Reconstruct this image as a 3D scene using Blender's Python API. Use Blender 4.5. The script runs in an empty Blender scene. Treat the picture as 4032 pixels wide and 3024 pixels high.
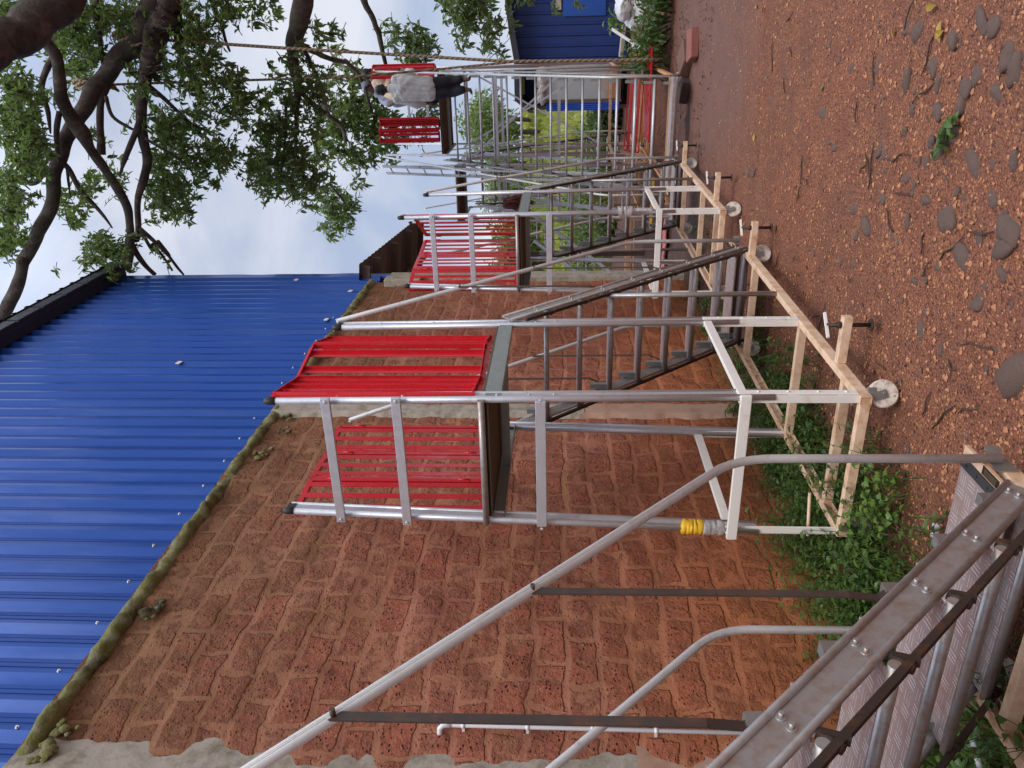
import bpy, bmesh, math, random
from mathutils import Vector, Matrix, noise
D = bpy.data
SC = bpy.context.scene
COL = SC.collection
R = math.radians
V = Vector
rnd = random.Random(7)

# ------------------------------------------------------------------ camera
F_PX = 3100.0
CAM = V((0, 0, 1.7))
yaw, pitch = R(24.58), R(3.62)
FW = V((-math.sin(yaw)*math.cos(pitch), math.cos(yaw)*math.cos(pitch), math.sin(pitch)))
RT = V((math.cos(yaw), math.sin(yaw), 0))
UP = RT.cross(FW)
cd = D.cameras.new('camera'); co = D.objects.new('camera', cd); COL.objects.link(co)
cd.sensor_width = 36; cd.sensor_fit = 'HORIZONTAL'; cd.lens = F_PX/4032*36
cd.clip_start = 0.05; cd.clip_end = 2000
m = Matrix.Identity(4)
for i, ax in enumerate((-UP, RT, -FW)):          # the photo is stored lying on its side
    m[0][i], m[1][i], m[2][i] = ax
m.translation = CAM
co.matrix_world = m
SC.camera = co

# ------------------------------------------------------------------ light
SUN_EL, SUN_AZ = R(52), R(142)      # azimuth measured from +Y towards +X
w = D.worlds.new('World'); SC.world = w; w.use_nodes = True
nt = w.node_tree; nt.nodes.clear()
def wn(t, **k):
    n = nt.nodes.new(t)
    for a, b in k.items(): setattr(n, a, b)
    return n
out = wn('ShaderNodeOutputWorld')
sky = wn('ShaderNodeTexSky', sky_type='NISHITA', sun_disc=False)
sky.sun_elevation = SUN_EL; sky.sun_rotation = SUN_AZ
bg1 = wn('ShaderNodeBackground'); bg1.inputs[1].default_value = 0.08
nt.links.new(sky.outputs[0], bg1.inputs[0])
tc = wn('ShaderNodeTexCoord')
mp = wn('ShaderNodeMapping'); mp.inputs['Scale'].default_value = (1, 1, 1.7)
nt.links.new(tc.outputs['Generated'], mp.inputs[0])
nz = wn('ShaderNodeTexNoise'); nz.inputs['Scale'].default_value = 3.2; nz.inputs['Detail'].default_value = 7
nz.inputs['Roughness'].default_value = .52; nz.inputs['Distortion'].default_value = .3
nt.links.new(mp.outputs[0], nz.inputs[0])
cr = wn('ShaderNodeValToRGB')
cr.color_ramp.elements[0].position = .40; cr.color_ramp.elements[0].color = (.47, .55, .74, 1)
cr.color_ramp.elements[1].position = .62; cr.color_ramp.elements[1].color = (.84, .87, .96, 1)
nt.links.new(nz.outputs[0], cr.inputs[0])
sx = wn('ShaderNodeSeparateXYZ'); nt.links.new(tc.outputs['Generated'], sx.inputs[0])
mr = wn('ShaderNodeMapRange'); mr.inputs[1].default_value = .50; mr.inputs[2].default_value = 1.0
mr.inputs[3].default_value = .84; mr.inputs[4].default_value = 2.9
nt.links.new(sx.outputs[2], mr.inputs[0])
bg2 = wn('ShaderNodeBackground')
nt.links.new(cr.outputs[0], bg2.inputs[0]); nt.links.new(mr.outputs[0], bg2.inputs[1])
mx = wn('ShaderNodeMixShader'); mx.inputs[0].default_value = .88
nt.links.new(bg1.outputs[0], mx.inputs[1]); nt.links.new(bg2.outputs[0], mx.inputs[2])
nt.links.new(mx.outputs[0], out.inputs[0])
sl = D.lights.new('sun', 'SUN'); sl.energy = 1.5; sl.angle = R(26); sl.color = (1, .96, .90)
so = D.objects.new('sun', sl); COL.objects.link(so)
sd = V((math.sin(SUN_AZ)*math.cos(SUN_EL), math.cos(SUN_AZ)*math.cos(SUN_EL), math.sin(SUN_EL)))
so.rotation_euler = sd.to_track_quat('Z', 'Y').to_euler(); so.location = sd*60
vs = SC.view_settings
vs.view_transform = 'Standard'; vs.look = 'None'; vs.gamma = 1; vs.use_curve_mapping = False
vs.exposure = 0.28

# ------------------------------------------------------------------ helpers
S22 = 4032/2212.0
def ray(x, y, s=1.0):
    x, y = x*s, y*s
    return FW + RT*((3024-y-1512)/F_PX) - UP*((x-2016)/F_PX)
def at(x, y, ax, val, s=1.0):
    """the point seen at a pixel of the photo, at a known height, depth or side distance"""
    d = ray(x, y, s); t = (val-CAM[ax])/d[ax]
    return CAM + d*t

class MB:
    def __init__(s): s.v = []; s.f = []; s.sm = []
    def add(s, vs, fs, smooth=False):
        b = len(s.v); s.v += [tuple(p) for p in vs]
        s.f += [tuple(b+i for i in f) for f in fs]; s.sm += [smooth]*len(fs)
    def box(s, x0, x1, y0, y1, z0, z1):
        s.add([(x0,y0,z0),(x1,y0,z0),(x1,y1,z0),(x0,y1,z0),(x0,y0,z1),(x1,y0,z1),(x1,y1,z1),(x0,y1,z1)],
              [(0,3,2,1),(4,5,6,7),(0,1,5,4),(1,2,6,5),(2,3,7,6),(3,0,4,7)])
    def bar(s, p, q, w, h, up=(0,0,1), off=(0,0)):
        """box-section bar from p to q: w across, h along up"""
        p, q = V(p), V(q); d = (q-p).normalized(); u = V(up)
        if abs(d.dot(u)) > .98: u = V((0,1,0))
        sd_ = d.cross(u).normalized(); u = sd_.cross(d).normalized()
        o = sd_*off[0] + u*off[1]
        vs_ = []
        for e in (p, q):
            for a, b in ((-1,-1),(1,-1),(1,1),(-1,1)):
                vs_.append(e + o + sd_*(a*w/2) + u*(b*h/2))
        s.add(vs_, [(0,3,2,1)[::-1],(4,5,6,7)[::-1],(0,1,5,4)[::-1],(1,2,6,5)[::-1],(2,3,7,6)[::-1],(3,0,4,7)[::-1]])
    def tube(s, pts, r, n=10, cap=True, squash=1.0):
        pts = [V(p) for p in pts]
        rs = r if isinstance(r, (list, tuple)) else [r]*len(pts)
        base = len(s.v); prev = None
        for i, p in enumerate(pts):
            d = (pts[min(i+1, len(pts)-1)] - pts[max(i-1, 0)])
            if d.length < 1e-9: d = V((0,0,1))
            d.normalize()
            if prev is None:
                a = d.cross(V((0,0,1)) if abs(d.z) < .9 else V((1,0,0))).normalized()
            else:
                a = (prev - d*prev.dot(d)).normalized()
            prev = a; b = d.cross(a)
            for k in range(n):
                t = 2*math.pi*k/n
                s.v.append(tuple(p + a*(math.cos(t)*rs[i]) + b*(math.sin(t)*rs[i]*squash)))
        for i in range(len(pts)-1):
            for k in range(n):
                s.f.append((base+i*n+k, base+i*n+(k+1)%n, base+(i+1)*n+(k+1)%n, base+(i+1)*n+k)); s.sm.append(True)
        if cap:
            s.f.append(tuple(base+k for k in range(n))[::-1]); s.sm.append(False)
            e = base+(len(pts)-1)*n
            s.f.append(tuple(e+k for k in range(n))); s.sm.append(False)
    def ball(s, c, r, sc=(1,1,1), nu=8, nv=6, rot=None, jit=0, rg=None):
        vs_ = []; fs = []
        for j in range(nv+1):
            th = math.pi*j/nv
            for i in range(nu):
                ph = 2*math.pi*i/nu
                p = V((math.sin(th)*math.cos(ph)*sc[0], math.sin(th)*math.sin(ph)*sc[1], math.cos(th)*sc[2]))*r
                if jit: p *= 1 + (rg or rnd).uniform(-jit, jit)
                if rot: p = rot @ p
                vs_.append(V(c)+p)
        for j in range(nv):
            for i in range(nu):
                fs.append((j*nu+i, (j+1)*nu+i, (j+1)*nu+(i+1)%nu, j*nu+(i+1)%nu))
        s.add(vs_, fs, True)
    def mesh(s, name):
        me = D.meshes.new(name); me.from_pydata(s.v, [], s.f)
        me.polygons.foreach_set('use_smooth', s.sm); me.update()
        return me
    def build(s, name, mat, parent=None):
        me = s.mesh(name); me.materials.append(mat)
        return link(name, me, parent)

def link(name, me, parent=None):
    o = D.objects.new(name, me); COL.objects.link(o)
    if parent: o.parent = parent
    return o
def tag(o, label, cat, group=None, kind=None):
    if label: o['label'] = label
    if cat: o['category'] = cat
    if group: o['group'] = group
    if kind: o['kind'] = kind
    return o
def thing(name, label, cat, loc=(0,0,0), rz=0, group=None):
    o = D.objects.new(name, None); COL.objects.link(o); o.empty_display_size = .2
    o.location = loc; o.rotation_euler = (0,0,rz)
    return tag(o, label, cat, group)
def dup(o, parent=None):
    c = o.copy(); COL.objects.link(c)
    if parent: c.parent = parent
    for ch in list(o.children): dup(ch, c)
    return c
def bevel(o, wd=.003, seg=2):
    b = o.modifiers.new('bevel', 'BEVEL'); b.width = wd; b.segments = seg; b.limit_method = 'ANGLE'; b.angle_limit = R(50)
    return o

# ------------------------------------------------------------------ materials
class Mat:
    def __init__(s, name):
        s.m = D.materials.new(name); s.m.use_nodes = True
        s.t = s.m.node_tree; s.p = s.t.nodes['Principled BSDF']; s.o = s.t.nodes['Material Output']
        s._tc = None
    def n(s, t, **k):
        x = s.t.nodes.new(t)
        for a, b in k.items(): setattr(x, a, b)
        return x
    def l(s, a, b): s.t.links.new(a, b)
    def co(s, scale=1.0, kind='Object'):
        if s._tc is None: s._tc = s.n('ShaderNodeTexCoord')
        mpp = s.n('ShaderNodeMapping')
        mpp.inputs['Scale'].default_value = (scale,)*3 if not isinstance(scale, tuple) else scale
        s.l(s._tc.outputs[kind], mpp.inputs[0]); return mpp.outputs[0]
    def noise(s, scale, detail=4, rough=.55, vec=None, dist=0):
        x = s.n('ShaderNodeTexNoise'); x.inputs['Scale'].default_value = scale; x.inputs['Detail'].default_value = detail
        x.inputs['Roughness'].default_value = rough; x.inputs['Distortion'].default_value = dist
        s.l(vec if vec else s.co(), x.inputs[0]); return x.outputs[0]
    def voro(s, scale, vec=None, feat='F1', out='Distance', rand=1):
        x = s.n('ShaderNodeTexVoronoi', feature=feat); x.inputs['Scale'].default_value = scale
        x.inputs['Randomness'].default_value = rand
        s.l(vec if vec else s.co(), x.inputs[0]); return x.outputs[out]
    def ramp(s, fac, stops, interp='LINEAR'):
        x = s.n('ShaderNodeValToRGB'); e = x.color_ramp.elements; x.color_ramp.interpolation = interp
        while len(e) < len(stops): e.new(.5)
        for i, (p, c) in enumerate(stops):
            e[i].position = p
            e[i].color = (*c, 1) if isinstance(c, tuple) else (c, c, c, 1)
        s.l(fac, x.inputs[0]); return x.outputs[0]
    def mix(s, fac, a, b, mode='MIX'):
        x = s.n('ShaderNodeMix', data_type='RGBA', blend_type=mode)
        for sock, v in ((x.inputs[0], fac), (x.inputs[6], a), (x.inputs[7], b)):
            if hasattr(v, 'is_linked') or hasattr(v, 'links'): s.l(v, sock)
            elif isinstance(v, tuple): sock.default_value = (*v, 1)
            elif sock is not x.inputs[0]: sock.default_value = (v, v, v, 1)
            else: sock.default_value = v
        return x.outputs[2]
    def math(s, op, a, b=None, clamp=False):
        x = s.n('ShaderNodeMath', operation=op, use_clamp=clamp)
        for i, v in enumerate((a, b)):
            if v is None: continue
            if hasattr(v, 'links'): s.l(v, x.inputs[i])
            else: x.inputs[i].default_value = v
        return x.outputs[0]
    def sep(s, vec):
        x = s.n('ShaderNodeSeparateXYZ'); s.l(vec, x.inputs[0]); return x.outputs
    def comb(s, a=0, b=0, c=0):
        x = s.n('ShaderNodeCombineXYZ')
        for i, v in enumerate((a, b, c)):
            if hasattr(v, 'links'): s.l(v, x.inputs[i])
            else: x.inputs[i].default_value = v
        return x.outputs[0]
    def bump(s, h, dist=.01, strength=1.0, prev=None):
        x = s.n('ShaderNodeBump'); x.inputs['Distance'].default_value = dist; x.inputs['Strength'].default_value = strength
        s.l(h, x.inputs['Height'])
        if prev: s.l(prev, x.inputs['Normal'])
        s.l(x.outputs[0], s.p.inputs['Normal']); return x.outputs[0]
    def set(s, col=None, rough=None, metal=None, spec=None):
        for nme, v in (('Base Color', col), ('Roughness', rough), ('Metallic', metal), ('Specular IOR Level', spec)):
            if v is None: continue
            if hasattr(v, 'links'): s.l(v, s.p.inputs[nme])
            else: s.p.inputs[nme].default_value = (*v, 1) if isinstance(v, tuple) else v
        return s

def simple(name, col, rough=.6, metal=0, var=.25, scale=8, dirt=None, dirtamt=.45, bump=0):
    a = Mat(name)
    n1 = a.noise(scale, 5)
    c = a.mix(n1, tuple(x*(1-var) for x in col), tuple(min(1, x*(1+var)) for x in col))
    if dirt:
        d = a.ramp(a.noise(scale*1.7, 6, .65), [(1-dirtamt-.12, 0.), (1-dirtamt+.12, 1.)])
        c = a.mix(d, c, dirt)
    a.set(c, a.ramp(a.noise(scale*3, 3), [(.3, max(.05, rough-.1)), (.7, min(1, rough+.1))]), metal)
    if bump: a.bump(a.noise(scale*8, 4), bump, .6)
    return a.m

M = {}
M['alu'] = simple('aluminium', (.58,.58,.60), .42, .55, .08, 14, (.48,.43,.39), .34)
M['alu_old'] = simple('dull_aluminium', (.40,.38,.365), .45, .55, .12, 14, (.34,.25,.19), .42)
M['rail'] = simple('fluted_rail', (.60,.59,.57), .45, .4, .06, 12, (.42,.38,.34), .35)
M['bar'] = simple('satin_aluminium', (.68,.68,.72), .45, .7, .06, 10, (.6,.55,.5), .3)
M['cream'] = simple('cream_paint', (.78,.56,.385), .6, 0, .10, 6, (.54,.29,.14), .42, .0006)
M['cream_clean'] = simple('pale_cream_paint', (.82,.77,.70), .55, 0, .06, 7, (.62,.45,.30), .30)
M['orange'] = simple('orange_primer', (.66,.33,.14), .6, 0, .12, 6, (.42,.20,.10), .4)
M['orange_pale'] = simple('pale_orange_primer', (.66,.46,.32), .6, 0, .12, 6, (.5,.27,.13), .45)
M['rust'] = simple('rusty_steel', (.05,.032,.024), .6, .3, .3, 14, (.14,.055,.022), .36, .0008)
M['flat_steel'] = simple('brown_flat_steel', (.085,.065,.055), .55, .4, .3, 10, (.16,.08,.05), .4)
M['red'] = simple('red_paint', (.62,.012,.022), .22, 0, .12, 5, (.42,.03,.035), .28)
a_ = Mat('worn_red_paint'); c_ = a_.mix(a_.noise(4, 5), (.50,.010,.018), (.66,.016,.026))
c_ = a_.mix(a_.ramp(a_.noise(9, 6, .7), [(.56, 0.), (.74, .55)]), c_, (.36,.05,.045)); c_ = a_.mix(a_.ramp(a_.noise(38, 5, .7), [(.70, 0.), (.74, .9)]), c_, (.30,.22,.18))
a_.set(c_, a_.ramp(a_.noise(12, 4), [(.3, .14), (.7, .38)])); M['red'] = a_.m
M['black'] = simple('black_rubber', (.03,.03,.03), .6)
M['deck'] = simple('ribbed_deck', (.13,.09,.06), .6, .3, .25, 9)
M['plate'] = simple('dark_name_plate', (.04,.035,.03), .35, .5)
M['brass'] = simple('worn_brass', (.30,.22,.12), .4, .7)
M['galv'] = simple('galvanised_steel', (.36,.38,.36), .4, .8, .15, 9)
M['wheel'] = simple('dirty_white_wheel', (.74,.66,.56), .6, 0, .1, 22, (.33,.17,.09), .42)
M['bolt'] = simple('zinc_bolt', (.75,.74,.70), .3, .9, .05)
M['pvc'] = simple('white_pvc', (.74,.73,.74), .4, 0, .05, 6, (.6,.5,.45), .3)
M['concrete'] = simple('weathered_concrete', (.40,.35,.28), .9, 0, .22, 6, (.20,.17,.11), .42, .004)
M['concrete_pink'] = simple('soil_stained_render', (.44,.27,.19), .9, 0, .15, 4, (.34,.18,.11), .4, .003)
M['moss'] = None
M['wood'] = simple('old_timber', (.11,.075,.055), .8, 0, .3, 12)
M['yellow'] = simple('yellow_plastic', (.72,.42,.02), .45)
M['blue_tarp'] = simple('blue_tarpaulin', (.035,.10,.46), .4)
M['film'] = None
M['rope'] = None
M['bark'] = None

def mk_checker():
    a = Mat('checker_plate')
    v = a.co(); s_ = a.sep(v)
    cell = .058
    cx = a.math('FLOOR', a.math('DIVIDE', s_[0], cell)); cy = a.math('FLOOR', a.math('DIVIDE', s_[1], cell))
    par = a.math('MODULO', a.math('ABSOLUTE', a.math('ADD', cx, cy)), 2.0)
    wx = a.math('SINE', a.math('MULTIPLY', s_[0], 2*math.pi/(cell/4)))
    wy = a.math('SINE', a.math('MULTIPLY', s_[1], 2*math.pi/(cell/4)))
    h = a.math('ADD', a.math('MULTIPLY', wx, par), a.math('MULTIPLY', wy, a.math('SUBTRACT', 1.0, par)))
    fx = a.math('ABSOLUTE', a.math('SUBTRACT', a.math('FRACT', a.math('DIVIDE', s_[0], cell)), .5)); fy = a.math('ABSOLUTE', a.math('SUBTRACT', a.math('FRACT', a.math('DIVIDE', s_[1], cell)), .5))
    h = a.math('MULTIPLY', a.math('MAXIMUM', h, 0.0), a.math('LESS_THAN', a.math('MAXIMUM', fx, fy), .40))
    h = a.math('MAXIMUM', h, .35)
    c = a.mix(a.noise(9, 5), (.40,.30,.28), (.52,.43,.41))
    c = a.mix(a.ramp(h, [(.4, 0.), (1., .8)]), c, (.80,.74,.72))
    c = a.mix(a.ramp(a.noise(5, 6, .7), [(.5, 0.), (.68, .7)]), c, (.40,.24,.18))
    a.set(c, .42, .55); a.bump(h, .0025, .8)
    return a.m
M['checker'] = mk_checker()

def mk_film():
    a = Mat('clear_plastic_film')
    tr = a.n('ShaderNodeBsdfTransparent'); mxs = a.n('ShaderNodeMixShader')
    a.set((.62,.56,.54), .2)
    a.l(a.ramp(a.noise(25, 4), [(.35, .35), (.65, .8)]), mxs.inputs[0])
    a.l(tr.outputs[0], mxs.inputs[1]); a.l(a.p.outputs[0], mxs.inputs[2]); a.l(mxs.outputs[0], a.o.inputs[0])
    a.bump(a.noise(40, 4), .006, 1)
    return a.m
M['film'] = mk_film()

def mk_rope():
    a = Mat('coir_rope')
    wv = a.n('ShaderNodeTexWave', wave_type='BANDS', bands_direction='DIAGONAL'); wv.inputs['Scale'].default_value = 9
    wv.inputs['Distortion'].default_value = 1
    a.l(a.co(), wv.inputs[0])
    a.set(a.mix(wv.outputs[1], (.15,.10,.06), (.42,.32,.20)), .9); a.bump(wv.outputs[1], .006, 1)
    return a.m
M['rope'] = mk_rope()

def mk_bark():
    a = Mat('bark')
    v = a.co((1,1,.45))
    n1 = a.noise(5, 8, .65, v, .6); n2 = a.noise(22, 6, .7)
    c = a.ramp(n1, [(.3, (.028,.021,.017)), (.52, (.075,.056,.044)), (.72, (.17,.14,.115))])
    c = a.mix(a.ramp(a.noise(3.1, 5), [(.55, 0.), (.72, .6)]), c, (.10,.115,.055))
    a.set(c, .92); a.bump(a.math('ADD', n1, a.math('MULTIPLY', n2, .5)), .035, 1)
    return a.m
M['bark'] = mk_bark()

def leaf_mat(name, c0, c1, trans=.35, tc_=(.22,.34,.05), scale=2.2):
    a = Mat(name)
    c = a.mix(a.ramp(a.noise(scale, 4), [(.32, 0.), (.68, 1.)]), c0, c1)
    a.set(c, .38)
    tr = a.n('ShaderNodeBsdfTranslucent'); tr.inputs[0].default_value = (*tc_, 1)
    mxs = a.n('ShaderNodeMixShader'); mxs.inputs[0].default_value = trans
    a.l(a.p.outputs[0], mxs.inputs[1]); a.l(tr.outputs[0], mxs.inputs[2]); a.l(mxs.outputs[0], a.o.inputs[0])
    return a.m
M['leaf'] = leaf_mat('tree_leaf', (.036,.056,.022), (.115,.155,.055), .38, (.19,.28,.06), 1.4)
M['weed'] = leaf_mat('weed_leaf', (.035,.085,.018), (.10,.17,.035), .25, (.18,.30,.04), 9)
M['weed_light'] = leaf_mat('young_weed_leaf', (.10,.19,.035), (.17,.27,.06), .3, (.25,.4,.06), 9)
M['lily'] = leaf_mat('lily_blade', (.06,.13,.04), (.12,.21,.08), .25, (.2,.32,.06), 7)
M['meadow'] = leaf_mat('meadow_blade', (.13,.17,.03), (.40,.38,.09), .35, (.35,.4,.06), .35)
M['far_leaf'] = leaf_mat('distant_leaf', (.07,.11,.035), (.16,.20,.06), .3, (.25,.35,.06), 1.2)
M['dry_leaf'] = leaf_mat('dry_leaf', (.30,.17,.03), (.48,.33,.05), .2, (.5,.3,.03), 12)

def mk_wall():
    a = Mat('laterite_masonry')
    v = a.co(); s_ = a.sep(v)
    wob = a.n('ShaderNodeTexNoise'); wob.inputs['Scale'].default_value = 2.6; wob.inputs['Detail'].default_value = 4
    a.l(v, wob.inputs[0])
    ws = a.sep(wob.outputs['Color'])
    yy = a.math('ADD', s_[1], a.math('MULTIPLY', a.math('SUBTRACT', ws[0], .5), .20))
    zz = a.math('ADD', s_[2], a.math('MULTIPLY', a.math('SUBTRACT', ws[1], .5), .13))
    br = a.n('ShaderNodeTexBrick'); br.offset = .5; br.inputs['Scale'].default_value = 1
    br.inputs['Mortar Size'].default_value = .026; br.inputs['Mortar Smooth'].default_value = 1.0
    br.inputs['Brick Width'].default_value = .335; br.inputs['Row Height'].default_value = .187
    br.inputs['Color1'].default_value = (0,0,0,1); br.inputs['Color2'].default_value = (1,1,1,1); br.inputs['Mortar'].default_value = (.5,.5,.5,1)
    a.l(a.comb(yy, zz, 0), br.inputs[0])
    mort = br.outputs['Fac']; rndb = br.outputs['Color']
    big = a.noise(.9, 5, .6); mid = a.noise(5.5, 6, .65); fine = a.noise(45, 5, .7)
    # smeared mortar hides part of each block
    expo = a.math('SUBTRACT', a.math('ADD', a.math('MULTIPLY', a.sep(rndb)[0], .30), a.math('MULTIPLY', a.noise(8, 7, .7), 1.5)), a.math('MULTIPLY', mort, .55))
    expo = a.ramp(expo, [(.74, 0.), (1.12, 1.)])
    mc = a.mix(mid, (.30,.115,.062), (.45,.20,.118))
    mc = a.mix(a.ramp(big, [(.42, 0.), (.66, .85)]), mc, (.43,.175,.115))
    mc = a.mix(a.ramp(a.noise(1.7, 4), [(.5, 0.), (.75, .55)]), mc, (.30,.15,.05))
    bc = a.mix(a.noise(14, 6, .75), (.30,.080,.048), (.52,.19,.112))
    pits = a.voro(30, a.co((1,1.0,1.5))); fl = a.voro(38, a.co((1,.8,1.7)))
    pitmask = a.math('MULTIPLY', a.ramp(pits, [(.12, 1.), (.30, 0.)]), a.ramp(a.noise(11, 4), [(.40, 0.), (.52, 1.)]))
    flmask = a.math('MULTIPLY', a.ramp(fl, [(.10, 1.), (.26, 0.)]), a.ramp(a.noise(13, 3), [(.48, 0.), (.60, 1.)]))
    bc = a.mix(a.math('MULTIPLY', flmask, .8), bc, (.62,.42,.25))
    c = a.mix(expo, mc, bc)
    pm = a.math('MULTIPLY', pitmask, a.math('ADD', a.math('MULTIPLY', expo, .75), .25))
    c = a.mix(pm, c, (.045,.018,.010))
    # joints show as darker lines here and there
    jl = a.math('MULTIPLY', a.ramp(mort, [(.55, 0.), (.95, 1.)]), a.ramp(mid, [(.50, .0), (.70, .30)]))
    c = a.mix(jl, c, (.17,.075,.042))
    # algae at the damp foot, grey-brown weathering under the top ledge
    foot = a.math('ADD', s_[2], a.math('MULTIPLY', a.math('SUBTRACT', a.noise(1.6, 5), .5), 1.0))
    c = a.mix(a.ramp(foot, [(.08, .85), (.62, 0.)]), c, a.mix(mid, (.045,.042,.010), (.10,.075,.018)))
    top = a.math('ADD', s_[2], a.math('MULTIPLY', a.math('SUBTRACT', a.noise(2.3, 5), .5), 1.7))
    c = a.mix(a.ramp(a.math('DIVIDE', top, 5.0), [(.55, 0.), (.86, .7)]), c, a.mix(mid, (.13,.075,.035), (.24,.14,.062)))
    red = a.math('ADD', s_[2], a.math('MULTIPLY', a.noise(2.0, 4), .9))
    c = a.mix(a.ramp(a.math('DIVIDE', red, 3.0), [(.36, .65), (.66, 0.)]), c, (.47,.145,.05))
    a.set(c, .93, 0, .25)
    hgt = a.math('ADD', a.math('MULTIPLY', mort, -.05), a.math('MULTIPLY', mid, .5))
    hgt = a.math('ADD', hgt, a.math('MULTIPLY', fine, a.math('ADD', a.math('MULTIPLY', expo, .40), .22)))
    hgt = a.math('SUBTRACT', hgt, a.math('MULTIPLY', pm, .8))
    hgt = a.math('ADD', hgt, a.math('MULTIPLY', expo, a.math('MULTIPLY', a.noise(24, 4, .7), .7)))
    a.bump(hgt, .028, 1)
    return a.m
M['wall'] = mk_wall()

def mk_moss():
    a = Mat('mossy_mortar')
    n1 = a.noise(3.2, 6, .65); n2 = a.noise(16, 5, .7)
    c = a.ramp(n1, [(.34, (.035,.033,.012)), (.5, (.15,.15,.035)), (.62, (.20,.18,.06)), (.78, (.06,.05,.025))])
    c = a.mix(a.ramp(n2, [(.45, 0.), (.7, .6)]), c, (.30,.29,.22))
    a.set(c, .95); a.bump(n2, .02, 1); return a.m
M['moss'] = mk_moss()

def mk_clad():
    a = Mat('blue_painted_sheet')
    v = a.co((1,1,.14))
    c = a.mix(a.noise(2.2, 4, .5, v), (.012,.060,.28), (.022,.095,.41))
    c = a.mix(a.ramp(a.noise(6, 5, .6, v), [(.55, 0.), (.8, .3)]), c, (.10,.16,.34))
    a.set(c, a.ramp(a.noise(3, 4, .6, v), [(.3, .14), (.7, .34)]), .25)
    a.bump(a.noise(3.5, 3, .5, a.co((1,1,.4))), .006, .5)
    return a.m
M['clad'] = mk_clad()
M['clad_dark'] = simple('dark_roof_sheet', (.042,.044,.055), .55, .3, .2, 5)
M['brown_sheet'] = simple('weathered_brown_sheet', (.20,.155,.135), .6, .2, .2, 3)

def mk_ground():
    a = Mat('red_gravel_soil')
    v = a.co(); s_ = a.sep(v)
    big = a.noise(.55, 5, .6); mid = a.noise(3.2, 6, .6)
    peb = a.n('ShaderNodeTexVoronoi'); peb.inputs['Scale'].default_value = 84
    wv = a.n('ShaderNodeTexNoise'); wv.inputs['Scale'].default_value = 20; a.l(v, wv.inputs[0])
    vv = a.n('ShaderNodeVectorMath', operation='ADD')
    sc_ = a.n('ShaderNodeVectorMath', operation='SCALE'); sc_.inputs['Scale'].default_value = .02
    a.l(wv.outputs['Color'], sc_.inputs[0]); a.l(v, vv.inputs[0]); a.l(sc_.outputs[0], vv.inputs[1])
    a.l(vv.outputs[0], peb.inputs[0])
    pc = a.sep(peb.outputs['Color'])
    c = a.mix(mid, (.205,.070,.038), (.34,.128,.070))
    c = a.mix(a.ramp(big, [(.40, 0.), (.64, .8)]), c, (.20,.085,.052))
    c = a.mix(a.math('MULTIPLY', a.ramp(pc[0], [(.64, 0.), (.76, 1.)]), a.ramp(mid, [(.36, .1), (.62, .8)])), c, a.mix(pc[1], (.33,.11,.042), (.58,.28,.13)))
    c = a.mix(a.ramp(pc[2], [(.86, 0.), (.9, .75)]), c, (.055,.022,.014))
    c = a.mix(a.ramp(peb.outputs['Distance'], [(.45, 0.), (.75, .45)]), c, (.10,.035,.018))
    # damp, churned mud further away and beside the wall
    wet = a.math('ADD', s_[1], a.math('MULTIPLY', a.math('SUBTRACT', a.noise(.8, 4), .5), 4.0))
    wetm = a.math('MULTIPLY', a.ramp(a.math('DIVIDE', wet, 20.0), [(.36, 0.), (.46, .75), (.62, .75), (.72, 0.)]), 1.0)
    c = a.mix(wetm, c, a.mix(mid, (.15,.07,.05), (.24,.125,.095)))
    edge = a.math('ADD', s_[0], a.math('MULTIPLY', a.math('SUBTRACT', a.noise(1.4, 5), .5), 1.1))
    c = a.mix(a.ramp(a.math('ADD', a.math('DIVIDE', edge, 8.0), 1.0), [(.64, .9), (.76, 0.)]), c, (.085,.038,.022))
    # green further off
    far = a.math('ADD', s_[1], a.math('MULTIPLY', a.math('SUBTRACT', a.noise(.3, 4), .5), 9.0))
    c = a.mix(a.ramp(a.math('DIVIDE', far, 60.0), [(.47, 0.), (.53, 1.)]), c, a.ramp(a.noise(.5, 8, .7), [(.3, (.10,.16,.03)), (.5, (.26,.30,.06)), (.7, (.42,.40,.12))]))
    rg = a.mix(wetm, a.ramp(mid, [(.3, .75), (.7, .95)]), .42)
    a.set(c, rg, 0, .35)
    h = a.math('ADD', a.math('MULTIPLY', a.math('SUBTRACT', 1.0, peb.outputs['Distance']), .7), a.math('MULTIPLY', mid, .6))
    h = a.math('ADD', h, a.math('MULTIPLY', a.noise(130, 4, .7), .35))
    a.bump(h, .016, 1)
    return a.m
M['ground'] = mk_ground()
M['stone'] = simple('grey_stone', (.085,.068,.058), .75, 0, .3, 18, (.25,.11,.062), .44, .006)
M['pebble'] = simple('laterite_pebble', (.42,.18,.085), .8, 0, .45, 9)
M['litter'] = simple('rotting_litter', (.10,.05,.034), .7, 0, .5, 30, (.20,.10,.065), .46)
M['twig'] = simple('dark_twig', (.07,.035,.022), .8)

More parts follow.
